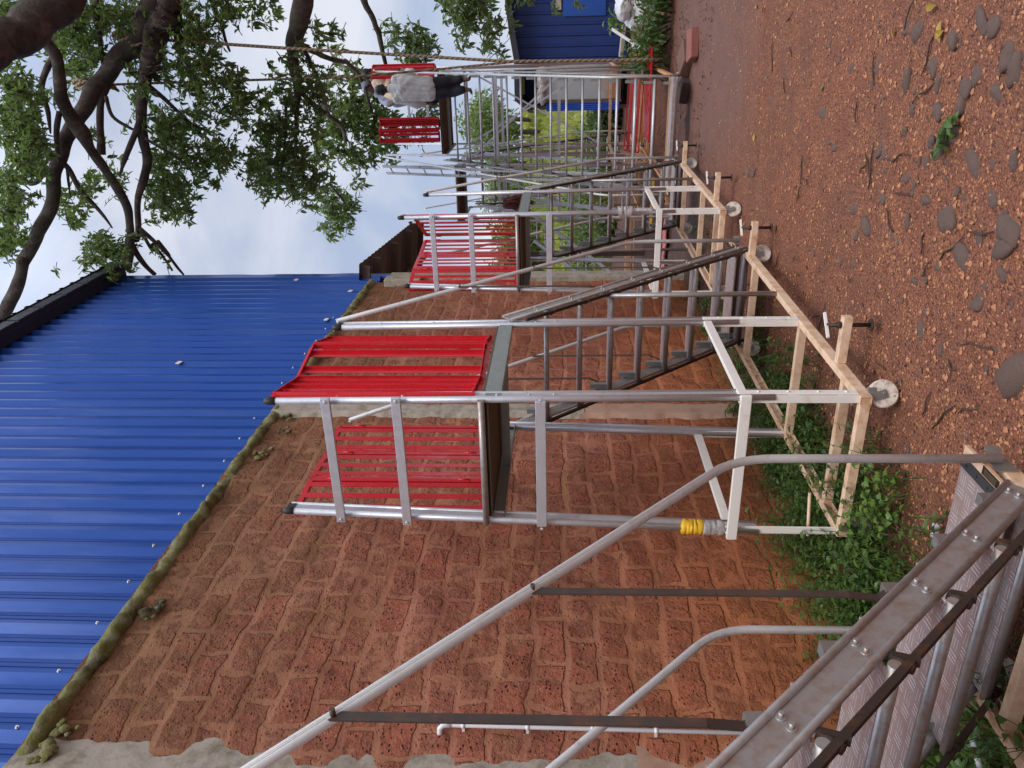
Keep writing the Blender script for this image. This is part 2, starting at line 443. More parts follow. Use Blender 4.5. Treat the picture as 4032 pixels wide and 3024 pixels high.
# ------------------------------------------------------------------ ground
def gz(x, y):
    z = .035*noise.noise(V((x*.7, y*.7, 3))) + .012*noise.noise(V((x*4, y*4, 1))) + .005*noise.noise(V((x*13, y*13, 5)))
    if x < -2.5: z += .07*min(1, (-2.5-x)/.6)*(1+.7*noise.noise(V((x*3, y*3, 9))))
    if 10.8 < y < 14: z += .03*noise.noise(V((x*5, y*5, 2)))
    if y > 24: z += (y-24)*.10 if y < 75 else 5.1
    return z - .015
def axis(pts):
    r = []
    for a, b, st in pts:
        n = max(1, int(round((b-a)/st)))
        r += [a+(b-a)*i/n for i in range(n)]
    return r + [pts[-1][1]]
gx = axis([(-160,-20,14),(-20,-4,1.2),(-4,1.2,.055),(1.2,6,.5),(6,20,2),(20,160,14)])
gy = axis([(-14,0,1.2),(0,1.8,.3),(1.8,9,.055),(9,16,.11),(16,30,.7),(30,80,3),(80,260,20)])
mb = MB()
mb.add([(x, y, gz(x, y)) for y in gy for x in gx],
       [(j*len(gx)+i, j*len(gx)+i+1, (j+1)*len(gx)+i+1, (j+1)*len(gx)+i) for j in range(len(gy)-1) for i in range(len(gx)-1)], True)
tag(mb.build('ground', M['ground']), None, None, kind='structure')

# ------------------------------------------------------------------ the stone building with its blue upper storey
XW = -3.2
bld = thing('workshop_building', 'red laterite stone wall with tall blue metal sheeting above it', 'building', (XW, 4, 0))
def bpart(mbb, name, mat, par=None):
    me = mbb.mesh(name); me.materials.append(mat)
    me.transform(Matrix.Translation(-V((XW, 4, 0))))
    o = link(name, me, par or bld); return o
ys_ = axis([(-3,1.4,.4),(1.4,7.4,.034),(7.4,10.4,.05)]); zs_ = axis([(-.3,4.40,.04)])
def wdisp(y, z):
    d = .016*noise.noise(V((y*1.3, z*1.3, 0))) + .012*noise.noise(V((y*5, z*5, 4))) + .006*noise.noise(V((y*15, z*15, 8)))
    row = math.floor(z/.187); f = z/.187-row
    d -= .004*max(0, 1-min(f, 1-f)/.10)*(0.4+noise.noise(V((y*2, row, 2))))
    c = math.floor(y/.335+.5*(row % 2)); d += .010*(noise.cell(V((c, row, 7)))-.5)
    return XW + d
mb = MB()
mb.add([(wdisp(y, z), y, z) for z in zs_ for y in ys_],
       [(j*len(ys_)+i, j*len(ys_)+i+1, (j+1)*len(ys_)+i+1, (j+1)*len(ys_)+i) for j in range(len(zs_)-1) for i in range(len(ys_)-1)], True)
mb.box(XW-.45, XW-.05, -3, 10.40, -.3, 4.40)
mb.box(-9, XW-.46, 10.0, 10.40, -.3, 8.1)
mb.box(-9, XW-.46, -3, -2.6, -.3, 8.1)
bpart(mb, 'stone_wall', M['wall'])
def ragged(y0, y1, z0, z1, amp, ragl, ragr, thick, name, mat):
    """a render-coated strip with broken edges lying on the wall"""
    mb = MB(); ny, nz = 14, int((z1-z0)/.03)
    def P(i, j):
        z = z0+(z1-z0)*j/nz; t = i/ny
        a = y0 + (amp*(noise.noise(V((z*3, 1, y0)))+.6*noise.noise(V((z*14, 5, y0)))) if ragl else 0)
        b = y1 + (amp*(noise.noise(V((z*3, 9, y1)))+.6*noise.noise(V((z*14, 7, y1)))) if ragr else 0)
        y = a+(b-a)*t
        ed = min(t if ragl else 1, (1-t) if ragr else 1)
        return (XW + thick*min(1, ed*6) - .01 + .006*noise.noise(V((y*4, z*4, 3))), y, z)
    mb.add([P(i, j) for j in range(nz+1) for i in range(ny+1)],
           [(j*(ny+1)+i, j*(ny+1)+i+1, (j+1)*(ny+1)+i+1, (j+1)*(ny+1)+i) for j in range(nz) for i in range(ny)], True)
    return bpart(mb, name, mat)
ragged(.8, 2.72, 1.32, 4.38, .06, False, True, .045, 'concrete_pilaster', M['concrete'])
ragged(.8, 2.78, -.2, 1.34, .02, False, True, .032, 'render_skirting', M['concrete_pink'])
ragged(6.28, 6.53, 1.5, 4.36, .03, True, True, .045, 'concrete_pilaster', M['concrete'])
ragged(6.26, 6.56, -.2, 1.54, .03, True, True, .04, 'concrete_pilaster', M['concrete_pink'])
mb = MB(); mb.box(XW-.3, XW+.06, 10.41, 10.66, -.2, 4.1); mb.box(XW-.3, XW+.09, 10.20, 10.41, 3.62, 4.12)
bevel(bpart(mb, 'corner_column', M['concrete']), .012)
# broken mortar bed on top of the wall
mb = MB(); yl = axis([(-3,1.4,.3),(1.4,10.42,.03)]); prof = 9
vv_ = []
for y in yl:
    h = .055 + .03*noise.noise(V((y*2.2, 0, 0))) + .025*noise.noise(V((y*8, 3, 0)))
    dp = .045 + .03*noise.noise(V((y*3, 7, 0))) + .02*noise.noise(V((y*11, 2, 0)))
    for k in range(prof):
        t = math.pi*k/(prof-1)
        vv_.append((XW-.03+max(.015, dp)*math.sin(t)*1.5+.012*noise.noise(V((y*20, k, 1))), y, 4.335-math.cos(t)*max(.03, h)+.012*noise.noise(V((y*17, k*.7, 4)))))
mb.add(vv_, [(i*prof+k, (i+1)*prof+k, (i+1)*prof+k+1, i*prof+k+1) for i in range(len(yl)-1) for k in range(prof-1)], True)
for y, z, s_ in ((3.62,4.17,.07),(3.68,4.14,.05),(5.55,4.2,.06),(5.6,4.17,.05),(5.9,4.12,.05),(5.98,4.14,.04),(2.62,4.25,.09),(2.74,4.2,.06),(6.25,4.2,.07),(7.7,4.22,.05)):
    for q in range(6):
        mb.ball((XW+.01+rnd.uniform(0,.02), y+rnd.uniform(-.06,.06), z+rnd.uniform(-.05,.05)), s_*rnd.uniform(.2,.5), (.5,1,1), 7, 5, jit=.35)
bpart(mb, 'mortar_ledge', M['moss'])
# cladding : vertical trapezoid ribs
def ribs(y0, y1, pitch, crest, hgt):
    pr = []; y = y0
    while y < y1:
        pr += [(y, 0), (y+.028, 0), (y+.030, .004), (y+.036, .004), (y+.038, 0), (y+.062, 0), (y+.064, .004), (y+.070, .004), (y+.072, 0),
               (y+pitch-crest-.074, 0), (y+pitch-crest-.028, hgt), (y+pitch-.028, hgt)]
        y += pitch
    pr.append((y, 0)); return pr
pr = ribs(-3.0, 10.80, .195, .026, .046)
XC = XW-.085
mb = MB(); zl = [4.30, 4.9, 5.5, 6.1, 6.7, 7.3, 7.9, 8.42]
def cw(y, z): return .006*noise.noise(V((y*.9, z*.5, 0)))+.003*noise.noise(V((y*3, z*1.2, 5)))
mb.add([(XC+h+cw(y, z), y, z) for z in zl for (y, h) in pr],
       [(j*len(pr)+i, j*len(pr)+i+1, (j+1)*len(pr)+i+1, (j+1)*len(pr)+i) for j in range(len(zl)-1) for i in range(len(pr)-1)])
bpart(mb, 'blue_sheeting', M['clad'])
mb = MB(); fl_ = []
for j in range(40):
    z = 4.12+4.28*j/39
    a = .012*noise.noise(V((0, z*2.2, 3)))
    for (x, y) in ((XC+.012, 10.82), (XC+.045+a, 10.83), (XC+.05+a, 10.94), (XC+.03, 10.96), (XC-.25, 10.96)):
        fl_.append((x, y, z))
mb.add(fl_, [(j*5+i, j*5+i+1, (j+1)*5+i+1, (j+1)*5+i) for j in range(39) for i in range(4)])
bpart(mb, 'corner_flashing', M['clad'])
first = None
for k in range(20):
    y = 1.65+.195*k*2.15 if False else -3.0+.195*(24+k*2)-.041
    zz = 4.52+.05*noise.noise(V((y, 2, 0)))
    if first is None:
        mb = MB(); mb.tube([(XC+.044, y, zz), (XC+.050, y, zz)], .011, 8); mb.tube([(XC+.050, y, zz), (XC+.058, y, zz)], .007, 6)
        first = bpart(mb, 'roof_screw', M['bolt']); fy, fz = y, zz
    elif y < 10.8:
        c = first.copy(); COL.objects.link(c); c.parent = bld; c.location = (0, y-fy, zz-fz)
first = None
for (px, py) in ((1165,1100),(1378,1144),(1283,1256),(702,1426)):
    p = at(px, py, 0, XC+.05)
    mb = MB(); mb.bar((XC+.046, p.y-.03, p.z), (XC+.046, p.y+.03, p.z-.015), .008, .05, (0,0,1))
    bpart(mb, 'paper_sticker', M['cream_clean'])
# eave of the high roof
pr2 = []
y = -3.2
while y < 11.0:
    pr2 += [(y, 0), (y+.13, 0), (y+.15, .035), (y+.19, .035), (y+.21, 0)]; y += .25
mb = MB()
for dz in (0, .012):
    mb.add([(x, yy, zb+h+dz) for (x, zb) in ((XW+.16, 8.34), (-9, 9.5)) for (yy, h) in pr2],
           [(i, i+1, len(pr2)+i+1, len(pr2)+i) for i in range(len(pr2)-1)])
bpart(mb, 'roof_sheet', M['clad_dark'])
mb = MB(); mb.box(XC+.04, XW+.10, -3, 10.94, 8.14, 8.24); mb.box(XW+.10, XW+.14, -3.1, 11.02, 8.16, 8.325)
for k in range(27): mb.box(XW+.14, XW+.15, -3+.5*k, -3+.5*k+.46, 8.17, 8.32)
bpart(mb, 'eave_board', M['clad_dark'])
# lean-to behind the corner
sh = thing('lean_to_shed', 'dark brown sheet roof on timber rafters beyond the end of the stone wall', 'shed', (-3.6, 13, 0))
def spart(mbb, name, mat, par):
    me = mbb.mesh(name); me.materials.append(mat); me.transform(Matrix.Translation(-par.location)); return link(name, me, par)
E0, E1 = V((-3.16, 10.70, 4.57)), V((-3.62, 15.7, 4.60))
sdir = V((-1, -.05, .10)).normalized()
def SP(t, u, dz=0): return E0.lerp(E1, t)+sdir*u+V((0,0,dz))
mb = MB(); n_ = 40
for dz in (0, .01):
    mb.add([SP(i/n_, u, dz+(.02 if i % 2 else 0)) for u in (-.12, 3.2) for i in range(n_+1)], [(i, i+1, n_+2+i, n_+1+i) for i in range(n_)])
spart(mb, 'roof_sheet', M['brown_sheet'], sh)
for k in range(5):
    t = (.16,.43,.70,.975,.02)[k]
    mb = MB(); mb.bar(SP(t, -.08, -.075), SP(t, 3.1, -.075), .06, .11); spart(mb, 'rafter', M['wood'], sh)
for u in (.62, 1.9):
    mb = MB(); mb.bar(SP(-.02, u, -.18), SP(1.02, u, -.18), .07, .1); spart(mb, 'beam', M['wood'], sh)
for t in (.45, .98):
    mb = MB(); p = SP(t, .62, -.23); mb.bar((p.x, p.y, -.1), p, .1, .1, (0,1,0)); spart(mb, 'post', M['wood'], sh)
mb = MB(); p = SP(.45, .62, -.23); mb.bar(SP(.22, .62, -.25), (p.x, p.y, 3.3), .05, .08); spart(mb, 'strut', M['wood'], sh)

# white pipe on the wall
t = thing('wall_pipe', 'thin white plastic pipe clipped upright to the stone wall', 'pipe', (XW+.04, 2.83, 1.2))
mb = MB(); zt = at(958, 1557, 0, XW+.05, S22).z
mb.tube([(0,0,-1.25), (0,0,zt-1.2-.02), (0,0,zt-1.2+.01)], .0105, 10); mb.build('pipe', M['pvc'], t)
mb = MB(); mb.tube([(0,0,zt-1.24), (0,0,zt-1.2), (-.01,-.012,zt-1.185), (-.035,-.015,zt-1.183), (-.05,-.015,zt-1.183)], .0145, 10); mb.build('elbow', M['pvc'], t)
for zc in (zt-.1, zt-.42, zt-.74, zt-1.05):
    mb = MB(); mb.tube([(0,0,zc-1.208), (0,0,zc-1.192)], .0145, 10); mb.box(-.04, .0, -.004, .004, zc-1.207, zc-1.193); mb.ball((-.02, .02, zc-1.2), .008); mb.build('clip', M['pvc'], t)

# ------------------------------------------------------------------ wheeled access platforms
def trolley(name, label, loc, rz, W, DP, HP, HT, FOOT, LB, slope, group, guards, rear_rung=True, tdepth=.19, xbrace=False, lean=(.04, .011), handrails=True, bars=True, paint=('cream', 'cream_clean')):
    t = thing(name, label, 'platform ladder', loc, rz, group)
    Z0, ZB = .145, .80
    def lx(x, z):          # uprights lean slightly
        if z <= ZB: return x
        return x + (lean[0] if x < W/2 else -lean[1])*(z-ZB)
    # chassis
    for x in (0, W):
        mb = MB(); s_ = 1 if x else -1
        mb.bar((x, -.03, Z0+.03), (x, LB, Z0+.03), .006, .06); mb.bar((x-s_*.02, -.03, Z0+.003), (x-s_*.02, LB, Z0+.003), .04, .006)
        mb.bar((x-s_*.02, -.03, Z0+.057), (x-s_*.02, LB, Z0+.057), .04, .006)
        bevel(mb.build('base_rail', M[paint[0]], t), .002)
    for i, y in enumerate((-.005, .26, DP, LB-.35)):
        mb = MB(); mb.bar((.006, y, Z0+.03-(.0 if i else .001)), (W-.006, y, Z0+.03-(.0 if i else .001)), .045, .052)
        bevel(mb.build('cross_bar', M[paint[0]], t), .003)
    # box posts
    for x in (0, W):
        for y in (0, DP):
            mb = MB(); s_ = 1 if x else -1
            mb.bar((x+s_*.004, y+.022, Z0+.06), (x+s_*.004, y+.022, ZB), .008, .045, (0,1,0))
            mb.bar((x-s_*.022, y-.004, Z0+.06), (x-s_*.022, y-.004, ZB), .042, .008, (0,1,0))
            for zz in (.26, .40, .55, .70): mb.tube([(x+s_*.008, y+.02, zz), (x+s_*.014, y+.02, zz)], .008, 6)
            bevel(mb.build('corner_post', M[paint[1]], t), .002)
    mb = MB(); mb.bar((-.02, -.032, ZB-.03), (W+.012, -.032, ZB-.03), .025, .055); bevel(mb.build('top_bar', M[paint[1]], t), .003)
    for x in (0, W):
        s_ = 1 if x else -1
        mb = MB(); mb.bar((x-s_*.012, -.018, ZB-.025), (x-s_*.012, DP+.02, ZB-.025), .025, .05); bevel(mb.build('top_bar', M[paint[1]], t), .003)
    # aluminium uprights : round bead in front, flat web behind
    for x in (0, W):
        for y in (0, DP):
            ztop = HT if (y == 0 or x > 0) else HP-.02
            if y: ztop -= .07*(x > 0)
            mb = MB(); s_ = 1 if x else -1
            zb = .62 if y == 0 else .58
            if y and x == 0: zb = Z0+.06
            a, b = (lx(x, zb), zb), (lx(x, ztop), ztop)
            o = -s_*.012
            mb.tube([(a[0]+o, y+.0, a[1]), (b[0]+o, y+.0, b[1])], .0185, 12)
            mb.bar((a[0]+o, y+.035, a[1]), (b[0]+o, y+.035, b[1]), .010, .075, (0,1,0))
            mb.tube([(a[0]+o, y+.072, a[1]), (b[0]+o, y+.072, b[1])], .0125, 10)
            for zz in (HP-.35, HP-.22, HP-.05, HP+.45, HP+.8):
                if zz < ztop-.1: mb.tube([(lx(x, zz)+o, y+.035, zz), (lx(x, zz)+o+s_*.013, y+.035, zz)], .008, 6)
            up = mb.build('upright', M['alu'], t)
            if ztop > HP:
                mb = MB(); p = V((b[0]+o, y, ztop)); mb.tube([p-V((0,0,.035)), p+V((0,0,.01)), p+V((0,0,.028))], [.0205,.0205,.013], 10)
                mb.bar(p+V((0,.035,-.03)), p+V((0,.035,.012)), .018, .08, (0,1,0)); mb.build('end_cap', M['black'], up)
    # guard bars across the front
    if bars:
        for z, hh, ovr in ((HP-.28, .055, -.01), (HP+.473, .05, .02), (HP+.847, .05, .02)):
            mb = MB(); mb.bar((lx(0, z)-ovr, -.034, z), (lx(W, z)+ovr, -.034, z), .022, hh)
            for x in (0, W): mb.tube([(lx(x, z), -.046, z), (lx(x, z), -.053, z)], .010, 6)
            bevel(mb.build('guard_bar', M['bar'], t), .003)
    # platform
    mb = MB(); xl, xr = lx(0, HP)+.012, lx(W, HP)-.012
    mb.tube([(xl-.01, -.03, HP+.03), (xr+.005, -.03, HP+.03)], .0165, 12); mb.bar((xl-.012, -.026, HP+.03), (xr+.008, -.026, HP+.03), .012, .034)
    fe = mb.build('front_edge', M['alu_old'], t)
    mb = MB(); nn = int(DP/.03); pts = []
    for i in range(nn*2+1):
        y = DP*i/(nn*2); pts.append((y, HP-.005+(.016 if (i//1) % 2 else 0)))
    mb.add([(x, y, z) for x in (xl, xr) for (y, z) in pts], [(i, i+1, len(pts)+i+1, len(pts)+i) for i in range(len(pts)-1)])
    mb.box(xl, xr, 0, DP, HP+.014, HP+.028)
    mb.build('deck', M['deck'], t)
    for x in (xl-.004, xr+.004):
        s_ = 1 if x > W/2 else -1
        mb = MB(); mb.bar((x, .02, HP-.03), (x, DP, HP-.03), .006, .085)
        for dz in (-.07, .012): mb.bar((x-s_*.018, .02, HP+dz), (x-s_*.018, DP, HP+dz), .036, .006)
        bevel(mb.build('side_channel', M['galv'], t), .002)
    mb = MB(); mb.bar((xl, DP*.55, HP-.045), (xr, DP*.55, HP-.045), .03, .05); mb.build('deck_bearer', M['galv'], t)
    # stair
    top = V((0, DP+.05, HP-.05)); ft = V((0, FOOT, .20))
    run = ft-top; nt_ = int(round((HP-.30)/.235))
    for x in (0, W):
        s_ = 1 if x else -1; X = x+s_*.004+(0 if x or W > 1 else .045)
        mb = MB(); u = run.cross(V((1,0,0))).normalized()
        if u.z < 0: u = -u
        p, q = V((X, *top.yz))-run.normalized()*.02, V((X, *ft.yz))
        mb.bar(p, q, .006, .088, u)
        for sg in (-1, 1):
            mb.tube([p+u*(sg*.042)+V((s_*.004,0,0)), q+u*(sg*.042)+V((s_*.004,0,0))], .0105, 10)
        for i in range(nt_):
            c = p.lerp(q, (i+.75)/nt_)
            for e in (-.012, .02):
                cc = c+run.normalized()*abs(e)*1.2+u*e; mb.tube([cc, cc+V((s_*.006,0,0))], .013, 8); mb.tube([cc, cc+V((s_*.018,0,0))], .0065, 6)
        stg = mb.build('stringer', M['alu_old'], t)
        mb = MB(); mb.bar(p-u*.100+run*.03, q-u*.100, .020, .020, u)
        for i in range(nt_):
            c = p.lerp(q, (i+.9)/nt_)
            mb.tube([c-u*.055-V((s_*.004,0,0)), c-u*.115-V((s_*.004,0,0))], .014, 8); mb.bar(c-u*.06, c-u*.115+run.normalized()*.03, .022, .016, u)
        mb.build('tie_rod', M['rust'], stg)
    for i in range(nt_):
        f = (i+.9)/nt_
        c = top+run*f
        nrm = V((0, run.z, -run.y)).normalized()
        if nrm.z < 0: nrm = -nrm
        yb = c.y-.085 if rear_rung else c.y+.02
        zb_ = c.z-.03
        mb = MB(); mb.tube([(.033, yb, zb_), (W+.012, yb, zb_)], .0175, 12)
        if i == nt_-1: mb.tube([(-.005, yb+.03, zb_-.028), (W+.005, yb+.03, zb_-.028)], .0165, 12)
        tr = mb.build('tread', M['alu'] if not rear_rung else M['alu_old'], t)
        mb = MB(); y0, y1 = (yb+.004, yb+tdepth) if rear_rung else (yb-tdepth, yb-.004)
        mb.box(.053, W-.008, y0, y1, zb_+.014, zb_+.018); mb.box(.053, W-.008, y1-.004, y1, zb_-.012, zb_+.014)
        mb.build('tread_plate', M['checker'], tr)
        for x in (.075, W-.03):
            mb = MB(); mb.bar((x, c.y+.0, zb_+.0), (x, c.y+.0, c.z+.115), .035, .04, (0,1,0))
            mb.build('tread_bracket', M['galv'], tr)
    # wide lowest step with its rubber edge and name plate
    mb = MB(); mb.box(-.02, W-.075, FOOT-.05, FOOT+.28, .246, .250); mb.box(-.02, W-.075, FOOT+.276, FOOT+.28, .21, .246); mb.build('foot_plate', M['checker'], t)
    mb = MB(); mb.box(W-.075, W-.035, FOOT-.03, FOOT+.29, .240, .253)
    for k in range(4): mb.tube([(W-.055, FOOT+.02+.075*k, .252), (W-.055, FOOT+.02+.075*k, .258)], .007, 8)
    mb.build('rubber_edge', M['black'], t)
    mb = MB(); mb.box(W-.035, W+.004, FOOT-.03, FOOT+.29, .235, .248); ob = mb.build('foot_bar', M['orange_pale'], t)
    mb = MB(); mb.box(W-.031, W+.001, FOOT+.04, FOOT+.15, .2482, .2500)
    mb.build('name_plate', M['plate'], ob)
    mb = MB()
    for k in range(4): mb.box(W-.026+.006*k, W-.0235+.006*k, FOOT+.055, FOOT+.135, .2501, .2506)
    mb.build('name_plate_print', M['brass'], ob)
    mb = MB(); mb.bar((W+.005, FOOT+.10, .19), (W+.005, FOOT+.19, .19), .004, .07); mb.bar((W+.02, FOOT+.16, .21), (W+.05, FOOT+.20, .21), .003, .05); mb.build('latch', M['galv'], ob)
    # handrails
    if handrails:
        for x in (0, W):
            s_ = 1 if x else -1; X = x+s_*.022+(0 if x or W > 1 else .12)
            zt_ = HT-.06; yt = DP+.06
            yb, zb2 = FOOT+.15, 1.09
            pts = [V((lx(x, zt_)+s_*.01, yt, zt_))]
            dd = V((0, yb-yt, zb2-zt_)); le = dd.length; dd.normalize(); B = V((X, yb, zb2))
            for k in range(7):
                a = k/6; P0 = B-dd*.14; P2 = B-V((0,0,.14)); pts.append((1-a)**2*P0+2*a*(1-a)*B+a*a*P2)
            pts.append(V((X, yb+.01, .19)))
            mb = MB(); mb.tube(pts, .0155, 14)
            for k in range(5):                                  # fluted surface
                an = -.7+k*.35; o_ = V((s_*math.cos(an), 0, math.sin(an)))*.0150
                mb.tube([p+o_ for p in pts], .0024, 4)
            hr = mb.build('handrail', M['rail'], t)
            for fr in (.40, .65) if HP < 3 else (.3, .55, .8):
                pt = B-dd*(le*fr)
                sz = top.z+(pt.y-top.y)*run.z/run.y
                mb = MB(); xs = x-s_*.02+(0 if x or W > 1 else .045)
                pl = [pt-V((s_*.012, 0, -.01)), pt-V((s_*.012, 0, .06)), V((pt.x-s_*.014, pt.y+.01, sz+.26)), V((pt.x-s_*.016, pt.y+.012, sz+.16)), V((xs, pt.y+.03, sz+.07)), V((xs, pt.y+.06, sz+.03))]
                for a, b in zip(pl, pl[1:]): mb.bar(a, b, .005, .026, (0,1,0))
                mb.tube([pl[0]+V((s_*.0,0,-.02)), pl[0]+V((s_*.022,0,-.02))], .007, 6)
                mb.build('handrail_stay', M['flat_steel'], hr)
    # mid supports under the stair
    for x in (0, W):
        s_ = 1 if x else -1
        yb = DP+.32*(FOOT-DP); zs = top.z+(yb-top.y)*run.z/run.y-.04
        mb = MB(); mb.tube([(x-s_*.012, yb, Z0+.06), (x-s_*.012, yb-.02, zs)], .0165, 12); mb.bar((x-s_*.012, yb+.03, Z0+.06), (x-s_*.012, yb+.01, zs-.03), .012, .03, (0,1,0))
        mb.build('support_tube', M['alu_old'], t)
    # castors, jacks
    for x in (0, W):
        for y in (-.0, LB-.12):
            c = V((x-(.01 if x else -.01), y+.035, .072))
            mb = MB(); mb.bar(c+V((0,0,.04)), c+V((0,0,.08)), .05, .06, (0,1,0))
            for e in (-.024, .024): mb.bar(c+V((e,-.02,.055)), c+V((e,0,-.012)), .004, .045, (0,1,0))
            mb.tube([c-V((.03,0,0)), c+V((.03,0,0))], .009, 8); sw = Matrix.Translation(c) @ Matrix.Rotation(-1.0 if x else -1.25, 4, 'Z') @ Matrix.Translation(-c); mb.v = [tuple(sw @ V(p)) for p in mb.v]
            ck = mb.build('castor', M['galv'], t)
            mb = MB(); mb.tube([c-V((.020,0,0)), c-V((.016,0,0)), c+V((.016,0,0)), c+V((.020,0,0))], [.066,.073,.073,.066], 24)
            mb.v = [tuple(sw @ V(p)) for p in mb.v]; mb.build('wheel', M['wheel'], ck)
    for y in ((.42, LB-.14) if slope > 1.02 else (.42,)):
        mb = MB(); mb.bar((W+.004, y, Z0+.02), (W+.27, y, Z0+.02), .05, .05); jk = bevel(mb.build('outrigger', M[paint[0]], t), .003)
        mb = MB(); mb.tube([(W+.22, y, .035), (W+.22, y, .27)], .0115, 10); mb.tube([(W+.22, y, .03), (W+.22, y, .038)], .035, 12)
        mb.tube([(W+.22, y, .193), (W+.22, y, .215)], .02, 6)
        sc_ = mb.build('jack_screw', M['rust'], jk)
        mb = MB(); mb.bar((W+.22-.05, y-.06, .272), (W+.22+.05, y+.06, .268), .014, .014); mb.build('jack_handle', M['cream_clean'], sc_)
    # braces for the tall one
    if xbrace:
        for (p, q) in (((0, -.02, .9), (W, -.02, HP-.2)), ((W, .02, .9), (0, .02, HP-.2)), ((0, DP, 1.6), (W, DP, HP-.5)),
                       ((-.01, 0, .9), (-.01, DP, HP-.4)), ((W+.01, 0, .9), (W+.01, DP, HP-.4))):
            mb = MB(); mb.bar(p, q, .03, .05, (0,1,0) if p[1] == q[1] else (1,0,0)); mb.build('brace', M['bar'], t)
        for z in (1.75, 2.85):
            for y in (0, DP):
                mb = MB(); mb.bar((0, y+.035, z), (W, y+.035, z), .03, .05); mb.build('brace', M['bar'], t)
    # red guard panels
    for (p, q, ns, face) in guards:
        p, q = V((*p, 0)), V((*q, 0)); d = (q-p); ln = d.length; d.normalize(); nv = V((-d.y, d.x, 0))*face
        z0, z1 = HP+.065, HT-.01
        mb = MB()
        for z in (z0, z1):
            mb.bar(p+V((0,0,z)), q+V((0,0,z)), .004, .03); mb.bar(p+nv*.014+V((0,0,z+(.013 if z == z0 else -.013))), q+nv*.014+V((0,0,z+(.013 if z == z0 else -.013))), .026, .004)
        for e in (p+d*.003, q-d*.003):
            mb.bar(e+V((0,0,z0)), e+V((0,0,z1)), .004, .028, d)
            mb.bar(e+nv*.012+V((0,0,z0)), e+nv*.012+V((0,0,z1)), .024, .004, d)
        pan = mb.build('guard_panel', M['red'], t)
        for i in range(ns):
            c = p+d*(ln*(i+.5)/ns)
            mb = MB(); a, b = c+V((0,0,z0+.005)), c+V((0,0,z1-.005))
            mb.bar(a, b, .003, .046, d); mb.bar(a+nv*.010+d*.022, b+nv*.010+d*.022, .020, .003, d)
            mb.build('slat', M['red'], pan)
        for z in (z0+.14, z1-.14):
            mb = MB(); mb.tube([q-nv*.006+V((0,0,z-.035)), q-nv*.006+V((0,0,z+.035))], .0055, 8); mb.bar(q-d*.012-nv*.004+V((0,0,z-.035)), q-d*.012-nv*.004+V((0,0,z+.035)), .003, .024, d); mb.build('hinge', M['red'], pan)
    return t

GRP = 'wheeled access ladders with red guard panels'
small_guards = [((.815, .03), (.735, .41), 3, -1), ((.735, .43), (.80, .77), 2, -1), ((.80, .79), (.72, 1.10), 3, -1),
                ((.055, .07), (.075, .40), 3, 1), ((.075, .42), (.055, .76), 3, 1), ((.055, .78), (.075, 1.10), 3, 1)]
t1 = trolley('platform_ladder', 'nearest silver ladder platform with a full red cage, in front of the stone wall', (-2.585, 3.682, 0), 0,
             0.84, 1.11, 2.09, 3.25, 2.87, 2.79, 1.07, GRP, small_guards)
t2 = trolley('platform_ladder', '', (-2.475, 7.53, .01), 0, .84, 1.11, 2.09, 3.25, 2.87, 2.79, 1.07, GRP,
             [((.80, .03), (.66, .62), 5, -1), ((.66, .64), (.30, 1.30), 5, -1), ((.06, .05), (.17, .40), 4, 1), ((.17, .42), (.21, .80), 4, 1), ((.21, .82), (.27, 1.22), 4, 1)])
t2['label'] = 'middle ladder platform with red cage, past the blue sheeting, its post wrapped in film'
t0 = trolley('platform_ladder', 'ladder at the photo edge with checkered treads, fluted handrails sweeping up past the viewer', (-2.265, -.51, 0), 0,
             .84, 1.11, 1.91, 2.90, 2.80, 2.92, 1.0, GRP, small_guards)
# the tall one the men stand on : its stair faces the viewer
WT, FT = 1.50, 4.72
t3 = trolley('platform_ladder', 'tallest ladder platform with three workers on it, under the tree and tied by ropes', (-.69, 16.06, 0), math.pi,
             WT, 1.45, 3.84, 5.0, FT, 4.5, 1.07, GRP,
             [((.02, 1.20), (-.10, 1.42), 3, 1), ((-.10, 1.44), (.10, 1.62), 3, 1), ((.06, .15), (.06, .8), 4, 1),
              ((.78, 1.38), (.90, 1.20), 3, 1), ((.90, 1.20), (1.0, 1.40), 2, 1), ((1.02, 1.38), (1.20, 1.36), 2, 1)],
             rear_rung=False, tdepth=.075, xbrace=True, lean=(.0, .02), paint=('orange', 'orange_pale'))
t4 = trolley('platform_ladder', 'unfinished ladder platform without red panels, behind the middle one, a brown mop hanging under it', (-3.35, 14.6, 0), 0,
             1.05, 1.3, 3.60, 4.55, 4.2, 3.9, 1.0, GRP, [], xbrace=True, lean=(.0, .0), bars=False, paint=('orange', 'orange_pale'))

# wrappings on posts
def wrap(name, p, q, r, mat, label):
    mb = MB(); p, q = V(p), V(q); pts = []; rs = []
    for i in range(15):
        t = i/14; pts.append(p.lerp(q, t)+V((.004*noise.noise(V((i*.9, p.x, 1))), .004*noise.noise(V((i*.9, p.y, 2))), 0)))
        rs.append(r*(1+.10*noise.noise(V((i*.8, 3, p.x*9)))))
    mb.tube(pts, rs, 12)
    return tag(mb.build(name, mat), label, 'wrapping')
def spot(zz): return (-2.585+.04*(zz-.8)+.012, 3.682+.02, zz)
wrap('tape_wrap', spot(1.03), spot(.93), .043, M['yellow'], 'yellow tape wound round the wall-side front post of the nearest ladder')
wrap('plastic_wrap', spot(.945), spot(.82), .042, M['film'], 'clear crinkled plastic just below the yellow tape on a post')
bx = lambda zz: (-2.475+.84-.011*(zz-.8)-.012, 7.55, zz)
wrap('plastic_wrap', bx(1.12), bx(.84), .035, M['film'], 'brown cloudy plastic film on the front post of the middle ladder')
wrap('plastic_wrap', bx(1.16), bx(1.04), .055, M['film'], 'loose bunched end of brown plastic film on the middle ladder post')

